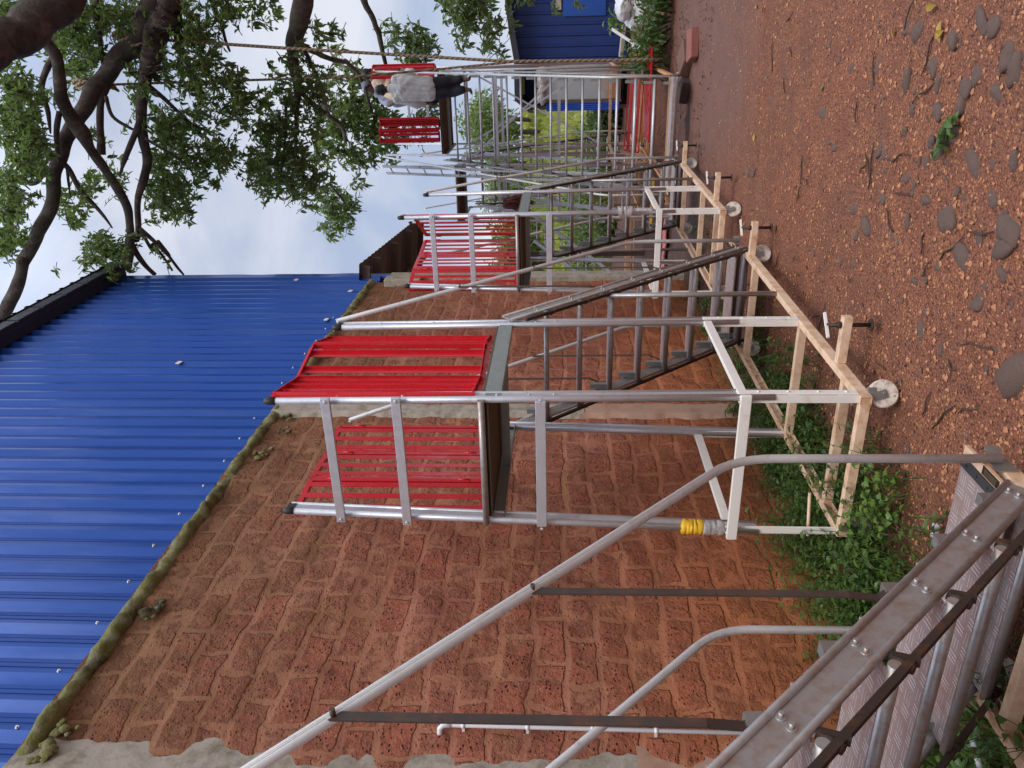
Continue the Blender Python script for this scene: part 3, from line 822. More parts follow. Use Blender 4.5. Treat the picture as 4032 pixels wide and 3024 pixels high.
# ------------------------------------------------------------------ people
skin = simple('brown_skin', (.15,.075,.05), .55, 0, .1)
hair = simple('black_hair', (.012,.011,.012), .5)
shirt_w = simple('white_shirt', (.62,.62,.60), .8, 0, .06, 5, (.45,.42,.36), .3, .004)
shirt_b = simple('beige_shirt', (.66,.50,.36), .8, 0, .06, 5, None, .3, .004)
tee_g = simple('grey_tee', (.27,.29,.36), .85, 0, .06)
trous = simple('dark_trousers', (.022,.023,.03), .8, 0, .2, 6, None, .3, .003)
cap_d = simple('dark_cap', (.03,.035,.05), .8); cap_g = simple('grey_cap', (.16,.18,.24), .8)
def capsules(name, segs, mat, parent, vox=.012, sm=4, wrinkle=0, seed=0):
    """one continuous skin over tapered limbs"""
    mb = MB()
    for (p, rp, q, rq) in segs:
        p, q = V(p), V(q); n_ = max(2, int((q-p).length/.03)); pts = []; rs = []
        d = (q-p).normalized() if (q-p).length > 1e-6 else V((0,0,1))
        for k in range(4): a = (k+.5)/4*math.pi/2; pts.append(p-d*rp*math.cos(a)); rs.append(rp*math.sin(a))
        for k in range(n_+1): t = k/n_; pts.append(p.lerp(q, t)); rs.append(rp+(rq-rp)*t)
        for k in range(4): a = (3.5-k)/4*math.pi/2; pts.append(q+d*rq*math.cos(a)); rs.append(rq*math.sin(a))
        mb.tube(pts, rs, 12)
    me = mb.mesh('tmp'); o = D.objects.new('tmp', me); COL.objects.link(o)
    rm = o.modifiers.new('r', 'REMESH'); rm.mode = 'VOXEL'; rm.voxel_size = vox; rm.use_smooth_shade = True
    s2 = o.modifiers.new('s', 'SMOOTH'); s2.factor = .6; s2.iterations = sm
    dg = bpy.context.evaluated_depsgraph_get(); m2 = D.meshes.new_from_object(o.evaluated_get(dg))
    D.objects.remove(o); D.meshes.remove(me)
    if wrinkle:
        m2.calc_loop_triangles()
        for v_, nn in zip(m2.vertices, [n.vector.copy() for n in m2.vertex_normals]):
            c = v_.co
            w_ = noise.noise(V((c.x*9+c.z*7, c.y*9, c.z*4+seed)))+.5*noise.noise(V((c.x*22, c.y*22, c.z*14-c.x*12+seed)))
            v_.co = c+nn*w_*wrinkle
    m2.materials.clear(); m2.materials.append(mat); m2.name = name
    for p_ in m2.polygons: p_.use_smooth = True
    return link(name, m2, parent)
def hand(segs, wr, d, side, curl=.6):
    """palm, four unequal bent fingers, thumb; d the way the hand points, side towards the thumb"""
    wr, d, side = V(wr), V(d).normalized(), V(side).normalized(); nrm = d.cross(side).normalized()
    kn = wr+d*.075
    segs.append((wr, .022, kn+side*.018, .020)); segs.append((wr, .022, kn-side*.020, .018))
    for i, ln in enumerate((.062, .072, .067, .052)):
        b = kn+side*(.028-.018*i); m1 = b+(d*math.cos(curl*.5)+nrm*math.sin(curl*.5))*ln*.55; e = m1+(d*math.cos(curl*1.4)+nrm*math.sin(curl*1.4))*ln*.5
        segs.append((b, .0088, m1, .008)); segs.append((m1, .008, e, .0068))
    tb = wr+d*.025+side*.03; segs.append((tb, .011, tb+(d*.6+side*.6)*.04, .009)); segs.append((tb+(d*.6+side*.6)*.04, .009, tb+(d*.9+side*.45)*.065+nrm*.02, .0075))
def head(segs, c, fwd, up=(0,0,1), s=1.0):
    c, f, u = V(c), V(fwd).normalized(), V(up).normalized(); r = f.cross(u).normalized()
    segs += [(c+u*.035*s-f*.012*s, .082*s, c+u*.03*s+f*.015*s, .080*s), (c-u*.02*s+f*.02*s, .070*s, c-u*.075*s+f*.045*s, .042*s),
             (c+f*.088*s+u*.012*s, .010*s, c+f*.112*s-u*.022*s, .013*s), (c+f*.085*s-u*.055*s-r*.018*s, .009*s, c+f*.085*s-u*.055*s+r*.018*s, .009*s),
             (c+f*.07*s+u*.03*s-r*.035*s, .014*s, c+f*.07*s+u*.03*s+r*.035*s, .014*s)]
    for sg in (-1, 1): segs.append((c+r*(.083*sg*s)-f*.005*s+u*.015*s, .014*s, c+r*(.090*sg*s)-f*.015*s-u*.022*s, .010*s))
def eyes(c, fwd, up, parent, s=1.0):
    c, f, u = V(c), V(fwd).normalized(), V(up).normalized(); r = f.cross(u).normalized(); mb = MB()
    for sg in (-1, 1): mb.ball(c+f*.083*s+u*.018*s+r*.032*sg*s, .011*s, nu=8, nv=6)
    mb.build('eyes', M['black'], parent)
# man on the rungs, back to the viewer (worked out in metres from his feet; +y is into the picture)
RY = 13.98
fl, fr = at(1866, 352, 1, RY), at(1860, 312, 1, RY)
zf = 3.205
px = lambda x, y, dy=0: at(x, y, 1, RY+dy)
t = thing('person', 'barefoot worker in a loose white shirt and dark trousers climbing the tall ladder, back turned', 'person', (0,0,0))
sg = []
hip = px(1690, 350, -.02); chest = px(1590, 345, .02); neck = px(1532, 350, .07); hd = px(1506, 354, .11)
shR, shL = px(1560, 314, .05), px(1566, 388, .05)
elR, haR = px(1622, 284, .02), px(1588, 275, .26)
elL, haL = px(1642, 414, .06), px(1690, 404, .22)
ankL, ankR = V((fl.x, RY-.03, zf+.07)), V((fr.x, RY-.01, zf+.09))
knL, knR = px(1785, 362, .06), px(1785, 318, .06)
hpL, hpR = px(1700, 370, -.01), px(1700, 330, -.01)
sg += [(hpL, .095, knL, .06), (knL, .058, ankL, .036), (hpR, .095, knR, .06), (knR, .058, ankR, .036)]
for a in (ankL, ankR):
    sx_ = -.05 if a is ankL else .02
    sg += [(a, .036, a+V((0, -.025, -.045)), .030), (a+V((0,-.02,-.045)), .030, a+V((sx_, .11, -.052)), .026)]
    for k in range(5): b = a+V((sx_*1.1-.028+.014*k, .115, -.058)); sg.append((b, .010 if k else .012, b+V((sx_*.2, .045-.006*k, -.004)), .008))
sg += [(hip+V((-.06,0,0)), .11, chest+V((-.08,0,0)), .105), (hip+V((.06,0,0)), .11, chest+V((.08,0,0)), .105), (chest, .11, neck-V((0,0,.04)), .07), (neck-V((0,0,.04)), .056, hd-V((0,0,.03)), .052)]
sg += [(shL, .055, elL, .04), (elL, .038, haL, .027), (shR, .055, elR, .04), (elR, .038, haR, .027), (shL, .06, chest, .09), (shR, .06, chest, .09)]
hand(sg, haR, (.0,.6,.5), (-.9,0,.3), 1.3); hand(sg, haL, (.2,.8,.1), (.3,0,.8), 1.0)
head(sg, hd, (-.15,.85,-.35), (-.05,.3,.95))
body = capsules('body', sg, skin, t, .009, 2)
eyes(hd, (-.15,.85,-.35), (-.05,.3,.95), body)
capsules('hair', [(hd+V((0,-.015,.045)), .088, hd+V((0,.02,.04)), .086), (hd+V((0,-.045,.0)), .066, hd+V((0,-.05,-.045)), .045), (hd+V((-.045,-.02,.0)), .05, hd+V((.045,-.02,.0)), .05)], hair, t, .01, 2)
capsules('trousers', [(hpL, .115, knL, .088), (knL, .088, ankL+V((0,0,.10)), .075), (hpR, .115, knR, .086), (knR, .086, ankR+V((0,0,.10)), .07), (hpL+V((0,0,.08)), .115, hpR+V((0,0,.08)), .115)], trous, t, .012, 3, .009, 3)
capsules('shirt', [(hip+V((-.075,-.01,-.01)), .125, chest+V((-.09,0,0)), .124), (hip+V((.075,-.01,-.01)), .125, chest+V((.085,0,0)), .124), (hip, .132, chest, .134), (chest, .130, neck-V((0,0,.05)), .08),
                   (shL, .078, elL, .064), (shR, .078, elR, .064), (shL, .09, chest, .125), (shR, .09, chest, .125), (elL, .062, elL.lerp(haL, .55), .054), (elR, .062, elR.lerp(haR, .5), .05)], shirt_w, t, .012, 3, .015, 11)
# two men bending over on the platform behind him
def bender(label, top_y, pts, caphat, shirt, slv, seed):
    t = thing('person', label, 'person', (0,0,0))
    q = lambda x, y, dy=0: at(x, y, 1, top_y+dy)
    hp, ch, nk, h = (q(*pts[k]) for k in ('hip', 'chest', 'neck', 'head'))
    fw = V(pts['fwd']).normalized(); side = fw.cross(V((0,0,1))).normalized()
    sg = []
    deck = 3.87
    leg = []
    for s_ in (-1, 1):
        hj = hp+side*.09*s_; kn = V((hj.x+fw.x*.10, hj.y+fw.y*.10, (hj.z+deck)/2+.02)); an = V((hj.x, hj.y, deck+.08))
        leg.append((hj, kn, an)); sg += [(hj, .09, kn, .06), (kn, .058, an, .038), (an, .036, an+fw*.12-V((0,0,.05)), .028)]
    sh = [ch.lerp(nk, .75)+side*.17*s_ for s_ in (-1, 1)]
    el = [q(*pts['elL']), q(*pts['elR'])]; ha = [q(*pts['haL']), q(*pts['haR'])]
    sg += [(hp+side*.05, .11, ch+side*.07, .11), (hp-side*.05, .11, ch-side*.07, .11), (ch, .11, nk, .07), (nk, .055, h, .052)]
    for a, b, c in zip(sh, el, ha):
        sg += [(a, .055, b, .04), (b, .038, c, .028)]; hand(sg, c, (c-b), fw.cross(c-b) if fw.cross(c-b).length > .01 else V((0,0,1)), .9)
    up = (h-nk).normalized(); hf = (fw-up*fw.dot(up)).normalized()
    head(sg, h, hf, up)
    b_ = capsules('body', sg, skin, t, .010, 2); eyes(h, hf, up, b_)
    capsules('hair', [(h+up*.03-hf*.02, .088, h+up*.035+hf*.01, .086)], hair, t, .012, 2)
    capsules('trousers', [(l[0], .11, l[1], .085) for l in leg]+[(l[1], .082, l[2]+V((0,0,.05)), .065) for l in leg]+[(leg[0][0]+V((0,0,.05)), .11, leg[1][0]+V((0,0,.05)), .11)], trous, t, .014, 3, .008, seed)
    s_ = [(hp+side*.06, .13, ch+side*.09, .128), (hp-side*.06, .13, ch-side*.09, .128), (hp, .14, ch, .14), (ch, .13, nk-up*.02, .085)]
    for a, b, c in zip(sh, el, ha): s_ += [(a, .085, a.lerp(b, slv), .07), (a, .09, ch, .12)]
    capsules('shirt', s_, shirt, t, .012, 3, .012, seed)
    if caphat:
        capsules('cap', [(h+up*.055, .092, h+up*.06, .088), (h+up*.045+hf*.08, .022, h+up*.035+hf*.15, .016), (h+up*.045+hf*.08+side*.05, .02, h+up*.037+hf*.13+side*.04, .014), (h+up*.045+hf*.08-side*.05, .02, h+up*.037+hf*.13-side*.04, .014)], caphat, t, .011, 2)
    return t
bender('worker in a beige shirt stooping on the tall platform beside the right post', 15.0,
       dict(hip=(1650,335,0), chest=(1545,345,-.05), neck=(1478,322,-.02), head=(1452,298,0), fwd=(.5,.6,-.1), elL=(1560,385,-.15), haL=(1600,400,.1), elR=(1560,300,.1), haR=(1610,285,.2)), cap_d, shirt_b, .9, 21)
bender('worker in a grey tee and grey peaked cap leaning over, bare forearm showing', 15.45,
       dict(hip=(1660,372,0), chest=(1555,385,0), neck=(1482,365,0), head=(1452,345,-.02), fwd=(-.4,-.3,-.2), elL=(1560,345,.1), haL=(1610,340,.1), elR=(1536,412,-.1), haR=(1568,388,-.2)), cap_g, tee_g, .8, 31)

# ------------------------------------------------------------------ ropes from the branch
def rope(pts, r, label):
    P = [V(p) for p in pts]; out_ = []
    for a, b in zip(P, P[1:]):
        n_ = max(2, int((b-a).length/.25)); out_ += [a.lerp(b, k/n_) for k in range(n_)]
    out_.append(P[-1]); mb = MB(); mb.tube(out_, r, 8)
    return tag(mb.build('rope', M['rope']), label, 'rope', 'coir ropes tied to the mango branch')
YB = 11.6
k1, k2 = at(535, 150, 1, YB), at(378, 335, 1, YB)
rope([k1, at(1100, 188, 1, YB-.1), at(2000, 242, 1, 11.9), at(2600, 205+30, 1, 12.4)], .021, 'thick rope falling straight from the knotted limb past the outer rail of the tall ladder')
rope([k2, at(1400, 302, 1, YB+.4), at(1700, 275, 1, 12.6), at(2020, 244, 1, 12.8), at(2580, 232, 1, 13.0)], .017, 'thinner rope slanting from the inner knot past the white-shirted worker')
for (kk, lab) in ((k1, 'coil of rope knotted round the thick limb above the ladder'), (k2, 'smaller rope knot further along the same limb')):
    mb = MB()
    for j in range(5):
        ring = []
        for k in range(17):
            a = 2*math.pi*k/16
            ring.append(kk+V((.03*j-.06+.03*math.cos(a*3+j), .21*math.cos(a), .23*math.sin(a)+.03*j-.05)))
        mb.tube(ring, .022, 6)
    tag(mb.build('rope_knot', M['rope']), lab, 'rope')

# ------------------------------------------------------------------ the big tree
tree = thing('mango_tree', 'old mango tree with thick forking limbs and drooping leaf clusters over the yard', 'tree', (3.4, 11.5, 0))
def tpart(mb, name, mat):
    me = mb.mesh(name); me.materials.append(mat); me.transform(Matrix.Translation(-tree.location)); return link(name, me, tree)
K1 = 1400/2212
def z1(x, y): return (x*K1, y*K1)
def z2(x, y): return (1300+x*K1, y*K1)
def zr(x, y): return (x*700/1269, 900+y*700/1269)
LIMBS = [  # (pixel points, widths in photo pixels, depth start, depth end)
 ([z1(1010,-60), z1(870,190), z1(740,340), z1(640,500), z1(540,650), z1(440,790), z1(385,950), z1(340,1100), z1(320,1280), z1(235,1440), z1(140,1630), zr(160,240), zr(125,430), zr(20,620), zr(-90,800)], [95,88,76,68,62,60,54,52,52,50,48,46,48,52,50], 11.6, 10.6),
 ([z1(460,-180), z1(330,20), z1(150,190), z1(-10,290), z1(-200,400)], [170,165,160,165,165], 9.6, 8.2),
 ([z1(300,-40), z1(265,120), z1(275,240), z1(345,350), z1(370,480), z1(385,620), z1(440,740), z1(505,830), z1(560,920), z1(640,1030), z1(715,1150), z1(790,1290), z1(810,1400), z1(815,1540), z1(800,1660), zr(925,110), zr(985,200), zr(1040,270), zr(1110,330)], [46,44,46,46,44,50,54,62,38,36,34,32,30,28,26,24,22,20,16], 10.4, 11.2),
 ([z1(1080,-40), z1(1110,100), z1(1115,250), z1(1160,400), z1(1225,530), z1(1245,650), z1(1240,765)], [38,36,34,32,26,18,5], 11.6, 12.4),
 ([z1(1060,60), z1(985,200), z1(935,350), z1(905,500), z1(885,700), z1(890,880), z1(912,1000), z1(890,1130), z1(858,1250), z1(862,1400), z1(850,1490), zr(930,60), zr(905,250)], [90,92,82,46,42,38,34,32,26,22,24,34,30], 11.5, 11.0),
 ([z1(885,720), z1(825,870), z1(775,990), z1(745,1090)], [26,25,20,5], 11.2, 11.2),
 ([z1(670,520), z1(632,650), z1(628,800), z1(630,960)], [30,28,28,34], 11.4, 11.2),
 ([z1(1880,-60), z1(1862,120), z1(1830,240), z1(1820,350), z1(1850,550), z1(1845,700), z1(1840,900)], [84,78,60,44,34,20,10], 11.8, 12.6),
 ([z1(1860,270), z1(2000,345), z1(2130,385), z2(100,385), z2(180,470), z2(230,600), z2(280,760)], [22,20,18,18,15,13,9], 12.0, 18.0),
 ([z1(1890,300), z1(1960,450), z1(2020,610), z1(2030,700), z1(2130,790), z2(90,880)], [18,16,18,20,18,10], 12.0, 16.5),
 ([z1(1855,560), z1(1950,650), z1(2025,705)], [18,18,16], 12.2, 12.4),
 ([z2(190,-40), z2(225,40), z2(265,110), z2(305,220), z2(330,330), z2(360,480)], [26,24,22,22,18,12], 15.5, 18.2),
 ([z1(870,1420), z1(960,1500), z1(1050,1590), zr(1130,90), zr(1200,190), zr(1260,270), zr(1310,330)], [18,16,15,14,13,11,8], 11.0, 11.6),
 ([z1(880,1440), z1(950,1560), zr(1090,110), zr(1170,210), zr(1230,300)], [14,13,12,10,8], 11.0, 11.4),
 ([z1(342,330), z1(290,430), z1(255,560), z1(300,700), z1(315,830)], [26,25,24,20,6], 10.55, 10.8),
 ([z1(370,700), z1(350,850), z1(365,1010)], [24,22,8], 10.6, 10.7),
 ([z1(600,80), z1(615,200), z1(640,400)], [30,24,14], 11.4, 11.5),
 ([z1(1340,60), z1(1370,130), z1(1400,240), z1(1430,320)], [20,16,12,8], 11.8, 12.2),
 ([z1(660,600), z1(700,720), z1(800,790), z1(840,810)], [16,14,12,10], 11.2, 11.2),
 ([z1(372,1000), z1(430,1050), z1(500,1180), z1(590,1280), z1(650,1350), z1(700,1420)], [24,21,18,16,12,5], 11.15, 11.2),
 ([z1(420,1040), z1(428,1140), z1(440,1230)], [13,10,4], 11.15, 11.1),
 ([z1(905,510), z1(1000,600), z1(1090,680), z1(1180,760), z1(1250,800), z1(1330,850)], [20,17,15,13,9,4], 11.3, 11.9),
 ([z1(900,860), z1(1000,920), z1(1130,1000), z1(1200,1080)], [12,10,8,6], 11.1, 11.3),
 ([z2(0,1150), z2(60,1220), z2(110,1290)], [10,9,6], 16.6, 17.8),
 ([z1(1780,620), z1(1770,900), z1(1740,1120)], [12,10,7], 12.2, 12.4),
 ([z1(280,1060), z1(230,1130), z1(180,1150)], [26,20,8], 11.0, 11.0),
]
mb = MB(); ends = []
for pts, ws_, d0, d1 in LIMBS:
    P = [at(x, y, 1, d0+(d1-d0)*i/(len(pts)-1)) for i, (x, y) in enumerate(pts)]
    rr = [w_*.5*((p-CAM).dot(FW))/F_PX for w_, p in zip(ws_, P)]
    # resample with a little waviness
    Q, q_ = [], []
    for i in range(len(P)-1):
        p0, p1, p2, p3 = P[max(i-1,0)], P[i], P[i+1], P[min(i+2,len(P)-1)]
        for k in range(5):
            u = k/5
            c = .5*((2*p1)+(p2-p0)*u+(2*p0-5*p1+4*p2-p3)*u*u+(3*p1-p0-3*p2+p3)*u**3)
            rad = rr[i]+(rr[i+1]-rr[i])*u
            c = c+V((noise.noise(c*3), noise.noise(c*3+V((5,0,0))), noise.noise(c*3+V((0,5,0)))))*rad*.35
            Q.append(c); q_.append(rad*(1+.14*noise.noise(c*5)))
    Q.append(P[-1]); q_.append(rr[-1]); mb.tube(Q, q_, 12)
    ends.append((P, rr))
# trunk, out of the picture to the right, and the limbs running back to it
tk = V((3.4, 11.5, 0)); f1 = V((2.5, 11.2, 4.6)); f2 = V((1.9, 11.3, 6.6))
def limb(pts, rs):
    Q, q_ = [], []
    for i in range(len(pts)-1):
        for k in range(6):
            c = V(pts[i]).lerp(V(pts[i+1]), k/6); r_ = rs[i]+(rs[i+1]-rs[i])*k/6
            Q.append(c+V((noise.noise(c*1.5), noise.noise(c*1.5+V((3,0,0))), 0))*r_*.25); q_.append(r_*(1+.12*noise.noise(c*4)))
    Q.append(V(pts[-1])); q_.append(rs[-1]); mb2.tube(Q, q_, 16)
mb2 = MB(); limb([tk-V((0,0,.3)), tk+V((0,0,.25)), (3.0,11.4,2.4), f1], [.75,.60,.50,.44]); limb([f1, f2], [.36,.28])
limb([f1, (2.7, 10.4, 6.5), ends[1][0][0]], [.34,.30,ends[1][1][0]])
for idx, a in ((0, f2), (7, f2), (3, f2), (4, f2), (11, (2.2, 13.0, 6.2)), (11, f1), (2, (2.6, 10.5, 6.8))):
    limb([V(a), V(a).lerp(ends[idx][0][0], .5)+V((0,0,.15)), ends[idx][0][0]], [.20, .16, ends[idx][1][0]])
limb([ends[16][0][0], (1.4, 11.3, 7.5), f2], [ends[16][1][0], .08, .1]); limb([ends[17][0][0], (1.2, 11.6, 6.6), f2], [ends[17][1][0], .08, .1])
tpart(mb2, 'trunk', M['bark'])
tpart(mb, 'limbs', M['bark'])
# ferny growth hanging on the limb
# leaves
def leaf_at(mb, p, d, ln, wd, rg, droop=.35):
    d = d.normalized(); s_ = d.cross(V((rg.uniform(-.6,.6), rg.uniform(-.6,.6), 1))).normalized(); n_ = s_.cross(d)
    a = p; b = p+d*ln*.35; c = p+d*ln*.72-V((0,0,ln*droop*.25)); e = p+d*ln-V((0,0,ln*droop*.6))
    f_ = n_*wd*.22
    mb.add([a, b+s_*wd*.5+f_, b, b-s_*wd*.5+f_, c+s_*wd*.42+f_, c, c-s_*wd*.42+f_, e],
           [(0,2,1), (0,3,2), (1,2,5,4), (2,3,6,5), (4,5,7), (5,6,7)], True)
CL = [ # leaf masses: photo at half size (2212 wide) x, y, radius, density
 (15,40,34,1),(30,110,30,.7),(10,170,28,.8),(35,215,34,1),(10,250,28,.9),(70,205,24,.8),(25,300,30,.8),(70,260,26,.9),(62,300,28,1),(80,335,28,1),(55,365,26,.9),(20,400,26,.8),(12,460,32,.9),(45,440,22,.6),(5,530,30,.8),(30,520,24,.6),
 (140,60,24,.8),(125,100,26,.9),(160,105,22,.8),(180,90,18,.5),(135,140,20,.8),(195,125,22,.8),(165,155,16,.4),(185,150,16,.5),(215,70,18,.6),(230,40,26,.9),(200,20,24,.9),(260,25,26,1),(275,55,22,.8),(170,20,22,.6),(300,15,24,.8),(120,40,20,.6),
 (410,20,26,1),(390,60,26,.9),(430,55,30,1),(400,95,28,1),(440,95,26,.8),(470,30,26,.9),(500,15,26,.9),(540,20,24,.6),(590,15,22,.6),(600,50,14,.3),(300,140,26,.9),(290,170,22,.8),(310,210,22,.7),(330,100,18,.7),(350,150,24,.8),(375,130,24,.9),(400,140,26,.9),(430,150,28,1),(460,140,26,.9),(380,180,18,.6),(410,190,22,.8),(450,190,24,.8),(480,180,24,.9),(510,165,24,.8),(520,200,26,.9),(490,215,24,.7),(440,230,22,.7),(460,250,22,.5),(500,250,24,.8),(530,235,24,.9),(560,210,24,.8),
 (345,255,24,.9),(370,280,24,1),(400,275,22,.9),(330,290,18,.6),(350,310,16,.6),(390,310,18,.6),(380,340,22,.9),(410,350,24,.9),(430,380,20,.6),(350,370,26,1),(370,400,28,1),(340,415,24,.9),(390,430,24,.8),(360,450,24,.8),(400,460,18,.6),(415,420,18,.5),(460,390,12,.4),(330,345,16,.5),
 (440,300,22,.6),(470,310,22,.6),(430,330,20,.6),(480,340,24,.8),(510,320,22,.7),(490,370,14,.4),(580,250,26,1),(610,270,26,1),(580,290,26,1),(550,280,22,.7),(620,300,26,1),(590,330,28,1),(560,340,26,1),(560,375,28,1),(590,370,28,1),(540,370,22,.9),(620,360,28,1),(640,330,26,1),(650,380,28,.9),(610,400,26,1),(580,410,22,.9),(640,410,26,.9),(670,350,26,1),(690,390,26,.9),(665,425,26,.8),(700,430,26,1),(720,460,26,1),(740,480,22,.9),(715,495,22,.9),(750,455,22,.9),(730,420,24,.8),(765,440,16,.6),
 (640,110,24,.8),(630,160,26,.9),(660,190,26,.9),(690,160,26,.8),(620,200,26,.9),(650,230,26,1),(690,220,26,.9),(720,190,26,.8),(730,235,26,.9),(700,260,26,.9),(670,280,26,.9),(740,270,26,.9),(710,300,26,.9),(750,310,26,.8),(780,290,26,.8),(790,330,26,.9),(770,360,24,.8),(820,320,24,.8),(740,340,24,.8),(700,330,26,.9),(775,400,16,.5),(730,120,22,.5),(760,150,24,.7),(590,160,20,.5),(700,60,22,.5),(720,75,20,.5),(690,95,18,.4),
 (760,240,28,1),(790,220,28,1),(780,190,26,.9),(800,260,28,1),(830,280,26,.9),(840,250,24,.9),(770,270,26,1),(830,180,22,.8),(880,95,26,.9),(900,110,24,.9),(870,120,22,.7),(920,90,22,.7),(895,65,18,.5),(940,110,14,.4),(850,60,22,.5),(830,85,18,.4),(910,140,20,.8),(930,205,20,.9),(925,240,22,.9),(940,275,18,.7),(880,290,20,.9),(860,310,20,.8),(900,265,16,.7),(920,310,12,.6),(850,340,18,.6),
 (985,8,26,1),(1020,10,26,1),(1050,15,24,.9),(1000,40,24,.9),(1030,45,22,.9),(1060,40,22,.9),(1010,70,18,.8),(1050,70,18,.8),(1075,60,14,.7),(1000,95,14,.7),(1065,95,16,.8),(1075,120,14,.7),(960,10,20,.7),(1040,110,10,.5),(975,35,16,.5),(1100,8,16,.5),(1110,40,10,.5),(1140,5,10,.5),(1200,8,10,.5),(1250,5,10,.5),
 (245,555,20,.5),(265,535,22,.6),(235,575,18,.5),(270,570,20,.6),(205,600,12,.5),(240,600,16,.5),(300,520,16,.4),(120,590,10,.3),(330,535,12,.4),(355,560,10,.5),(185,560,10,.3),(215,520,12,.3),
]
CL2 = [(x*.6126, y*.6126, r*.6126, d) for (x, y, r, d) in ((100,560,45,.9),(130,610,40,.8),(60,560,40,.8),(120,500,40,.7),(60,640,35,.6),(280,760,40,.8),(230,690,40,.7),(300,690,40,.8),(250,750,35,.7),(330,650,40,.7),(420,600,40,.7),(400,660,35,.5),
  (330,870,40,.9),(380,860,40,.9),(310,900,35,.7),(420,900,35,.7),(360,920,35,.7),(20,620,40,.8),(20,700,45,.9),(40,770,45,.9),(70,720,35,.6),(20,840,45,.9),(60,850,40,.7),(110,680,30,.4),(90,300,45,.8),(60,370,45,.9),(100,420,45,.8),(30,440,45,.9),(90,470,40,.8),(160,350,35,.6),
  (300,220,35,.6),(330,170,40,.8),(260,100,45,.9),(230,60,40,.8),(310,60,45,.8),(390,70,45,.8),(420,120,35,.6),(250,300,28,.4),(330,470,30,.5),(560,590,45,.7),(620,520,45,.8),(570,680,45,.9),(620,640,40,.8),(560,740,40,.7),(640,740,35,.6),(700,600,40,.6),(660,420,45,.8),(600,440,40,.7),(740,540,40,.7),(780,560,40,.8),
  (20,30,45,.8),(60,10,40,.8),(180,160,30,.5),(480,330,30,.4),(450,430,25,.3),(740,640,25,.4))]
rg = random.Random(5); mb = MB(); tw = MB(); nleaf = 0
for (cx, cy, cr_, den) in CL+CL2:
    if cx > 960: dep = 17.5
    elif cx > 790 or (cx > 690 and cy > 100): dep = 18.2
    elif cx > 560: dep = 12.6
    elif cy > 500: dep = 10.9
    elif cx < 90: dep = 10.0
    else: dep = 11.9
    n_tw = int(den*(cr_/22)**2*13)+1; ls = dep/12.2
    for k in range(n_tw):
        a = rg.uniform(0, 6.283); rad = cr_*math.sqrt(rg.random())
        p = at(cx+rad*math.cos(a), cy+rad*math.sin(a), 1, dep+rg.uniform(-.9, .9), S22)
        td = V((rg.gauss(0,1), rg.gauss(0,1), rg.gauss(-.15,.7))).normalized()
        tl = rg.uniform(.12, .30)*ls; tw.tube([p-td*tl, p-td*tl*.4+V((0,0,.015)), p], [.006,.005,.003], 4, False)
        for q in range(rg.randint(6, 11)):
            fr = rg.uniform(0, .8); b = p-td*tl*fr
            d = (td*rg.uniform(.2, 1)+V((rg.gauss(0,.8), rg.gauss(0,.8), rg.gauss(-.1,.6)))).normalized()
            leaf_at(mb, b, d, rg.uniform(.075, .135)*ls, rg.uniform(.036, .052)*ls, rg); nleaf += 1
tpart(mb, 'foliage', M['leaf']); tpart(tw, 'twigs', M['bark'])
# long dry growth bunched under one limb
mb = MB()
for k in range(420):
    t_ = rg.random(); x = 980-(980-905)*t_+rg.uniform(-65,55); y = 60+430*t_
    p = at(*z1(x, y), 1, 11.5+rg.uniform(-.25,.15)); leaf_at(mb, p, V((rg.gauss(0,.5), rg.gauss(0,.5), rg.gauss(-.6,.6))), rg.uniform(.06,.15), .03, rg, .6)
tpart(mb, 'epiphytes', M['bark'])

# ------------------------------------------------------------------ blue metal shed at the far end of the yard
YH = 21.5
hs = thing('metal_shed', 'low dark blue corrugated shed at the far end of the red yard', 'shed', (0, YH, 0))
def hpart(mb, name, mat, par=None):
    me = mb.mesh(name); me.materials.append(mat); me.transform(Matrix.Translation(-V((0, YH, 0)))); return link(name, me, par or hs)
def eave(x): return 3.02 if x > .4 else (2.86+(x+.8)*.13 if x > -.8 else (2.84 if x > -1.75 else 2.84+(x+1.75)*1.2))
mb = MB(); prb = []; x = -.97
while x < 4.2:
    prb += [(x, 0), (x+.17, 0), (x+.19, .03), (x+.225, .03), (x+.245, 0)]; x += .25
mb.add([(x, YH-h, z if z else eave(x)-.05) for z in (.1, 0) for (x, h) in prb], [(i, i+1, len(prb)+i+1, len(prb)+i) for i in range(len(prb)-1)])
mb.add([(4.2, YH, .0), (4.2, YH+5, .0), (4.2, YH+5, 3), (4.2, YH, 3)], [(0,1,2,3)])
navy = Mat('navy_sheet'); navy.set(navy.mix(navy.noise(2, 5), (.012,.030,.13), (.02,.05,.20)), .4, .2); navy = navy.m
hpart(mb, 'sheet_wall', navy)
mb = MB(); mb.bar((.15, YH-.04, 1.15), (1.6, YH-.04, 1.15), .01, 1.05); hpart(mb, 'patch_sheet', M['clad'])
mb = MB(); mb.bar((.30, YH-.06, 1.78), (1.1, YH-.06, 1.80), .02, .14); hpart(mb, 'board', M['concrete'])
mb = MB(); xs = [-2.05,-1.95,-1.85,-1.75,-1.5,-1.2,-.8,-.2,.5,4.4]
for dz in (0, .05): mb.add([(x, yy, eave(max(x,-2.05))+dz) for yy in (YH-.45, YH+5) for x in xs], [(i, i+1, len(xs)+i+1, len(xs)+i) for i in range(len(xs)-1)])
mb.add([(x, YH-.45, eave(max(x,-2.05))+dz) for dz in (-.10, .05) for x in xs], [(i, i+1, len(xs)+i+1, len(xs)+i) for i in range(len(xs)-1)])
hpart(mb, 'roof_sheet', M['clad_dark'])
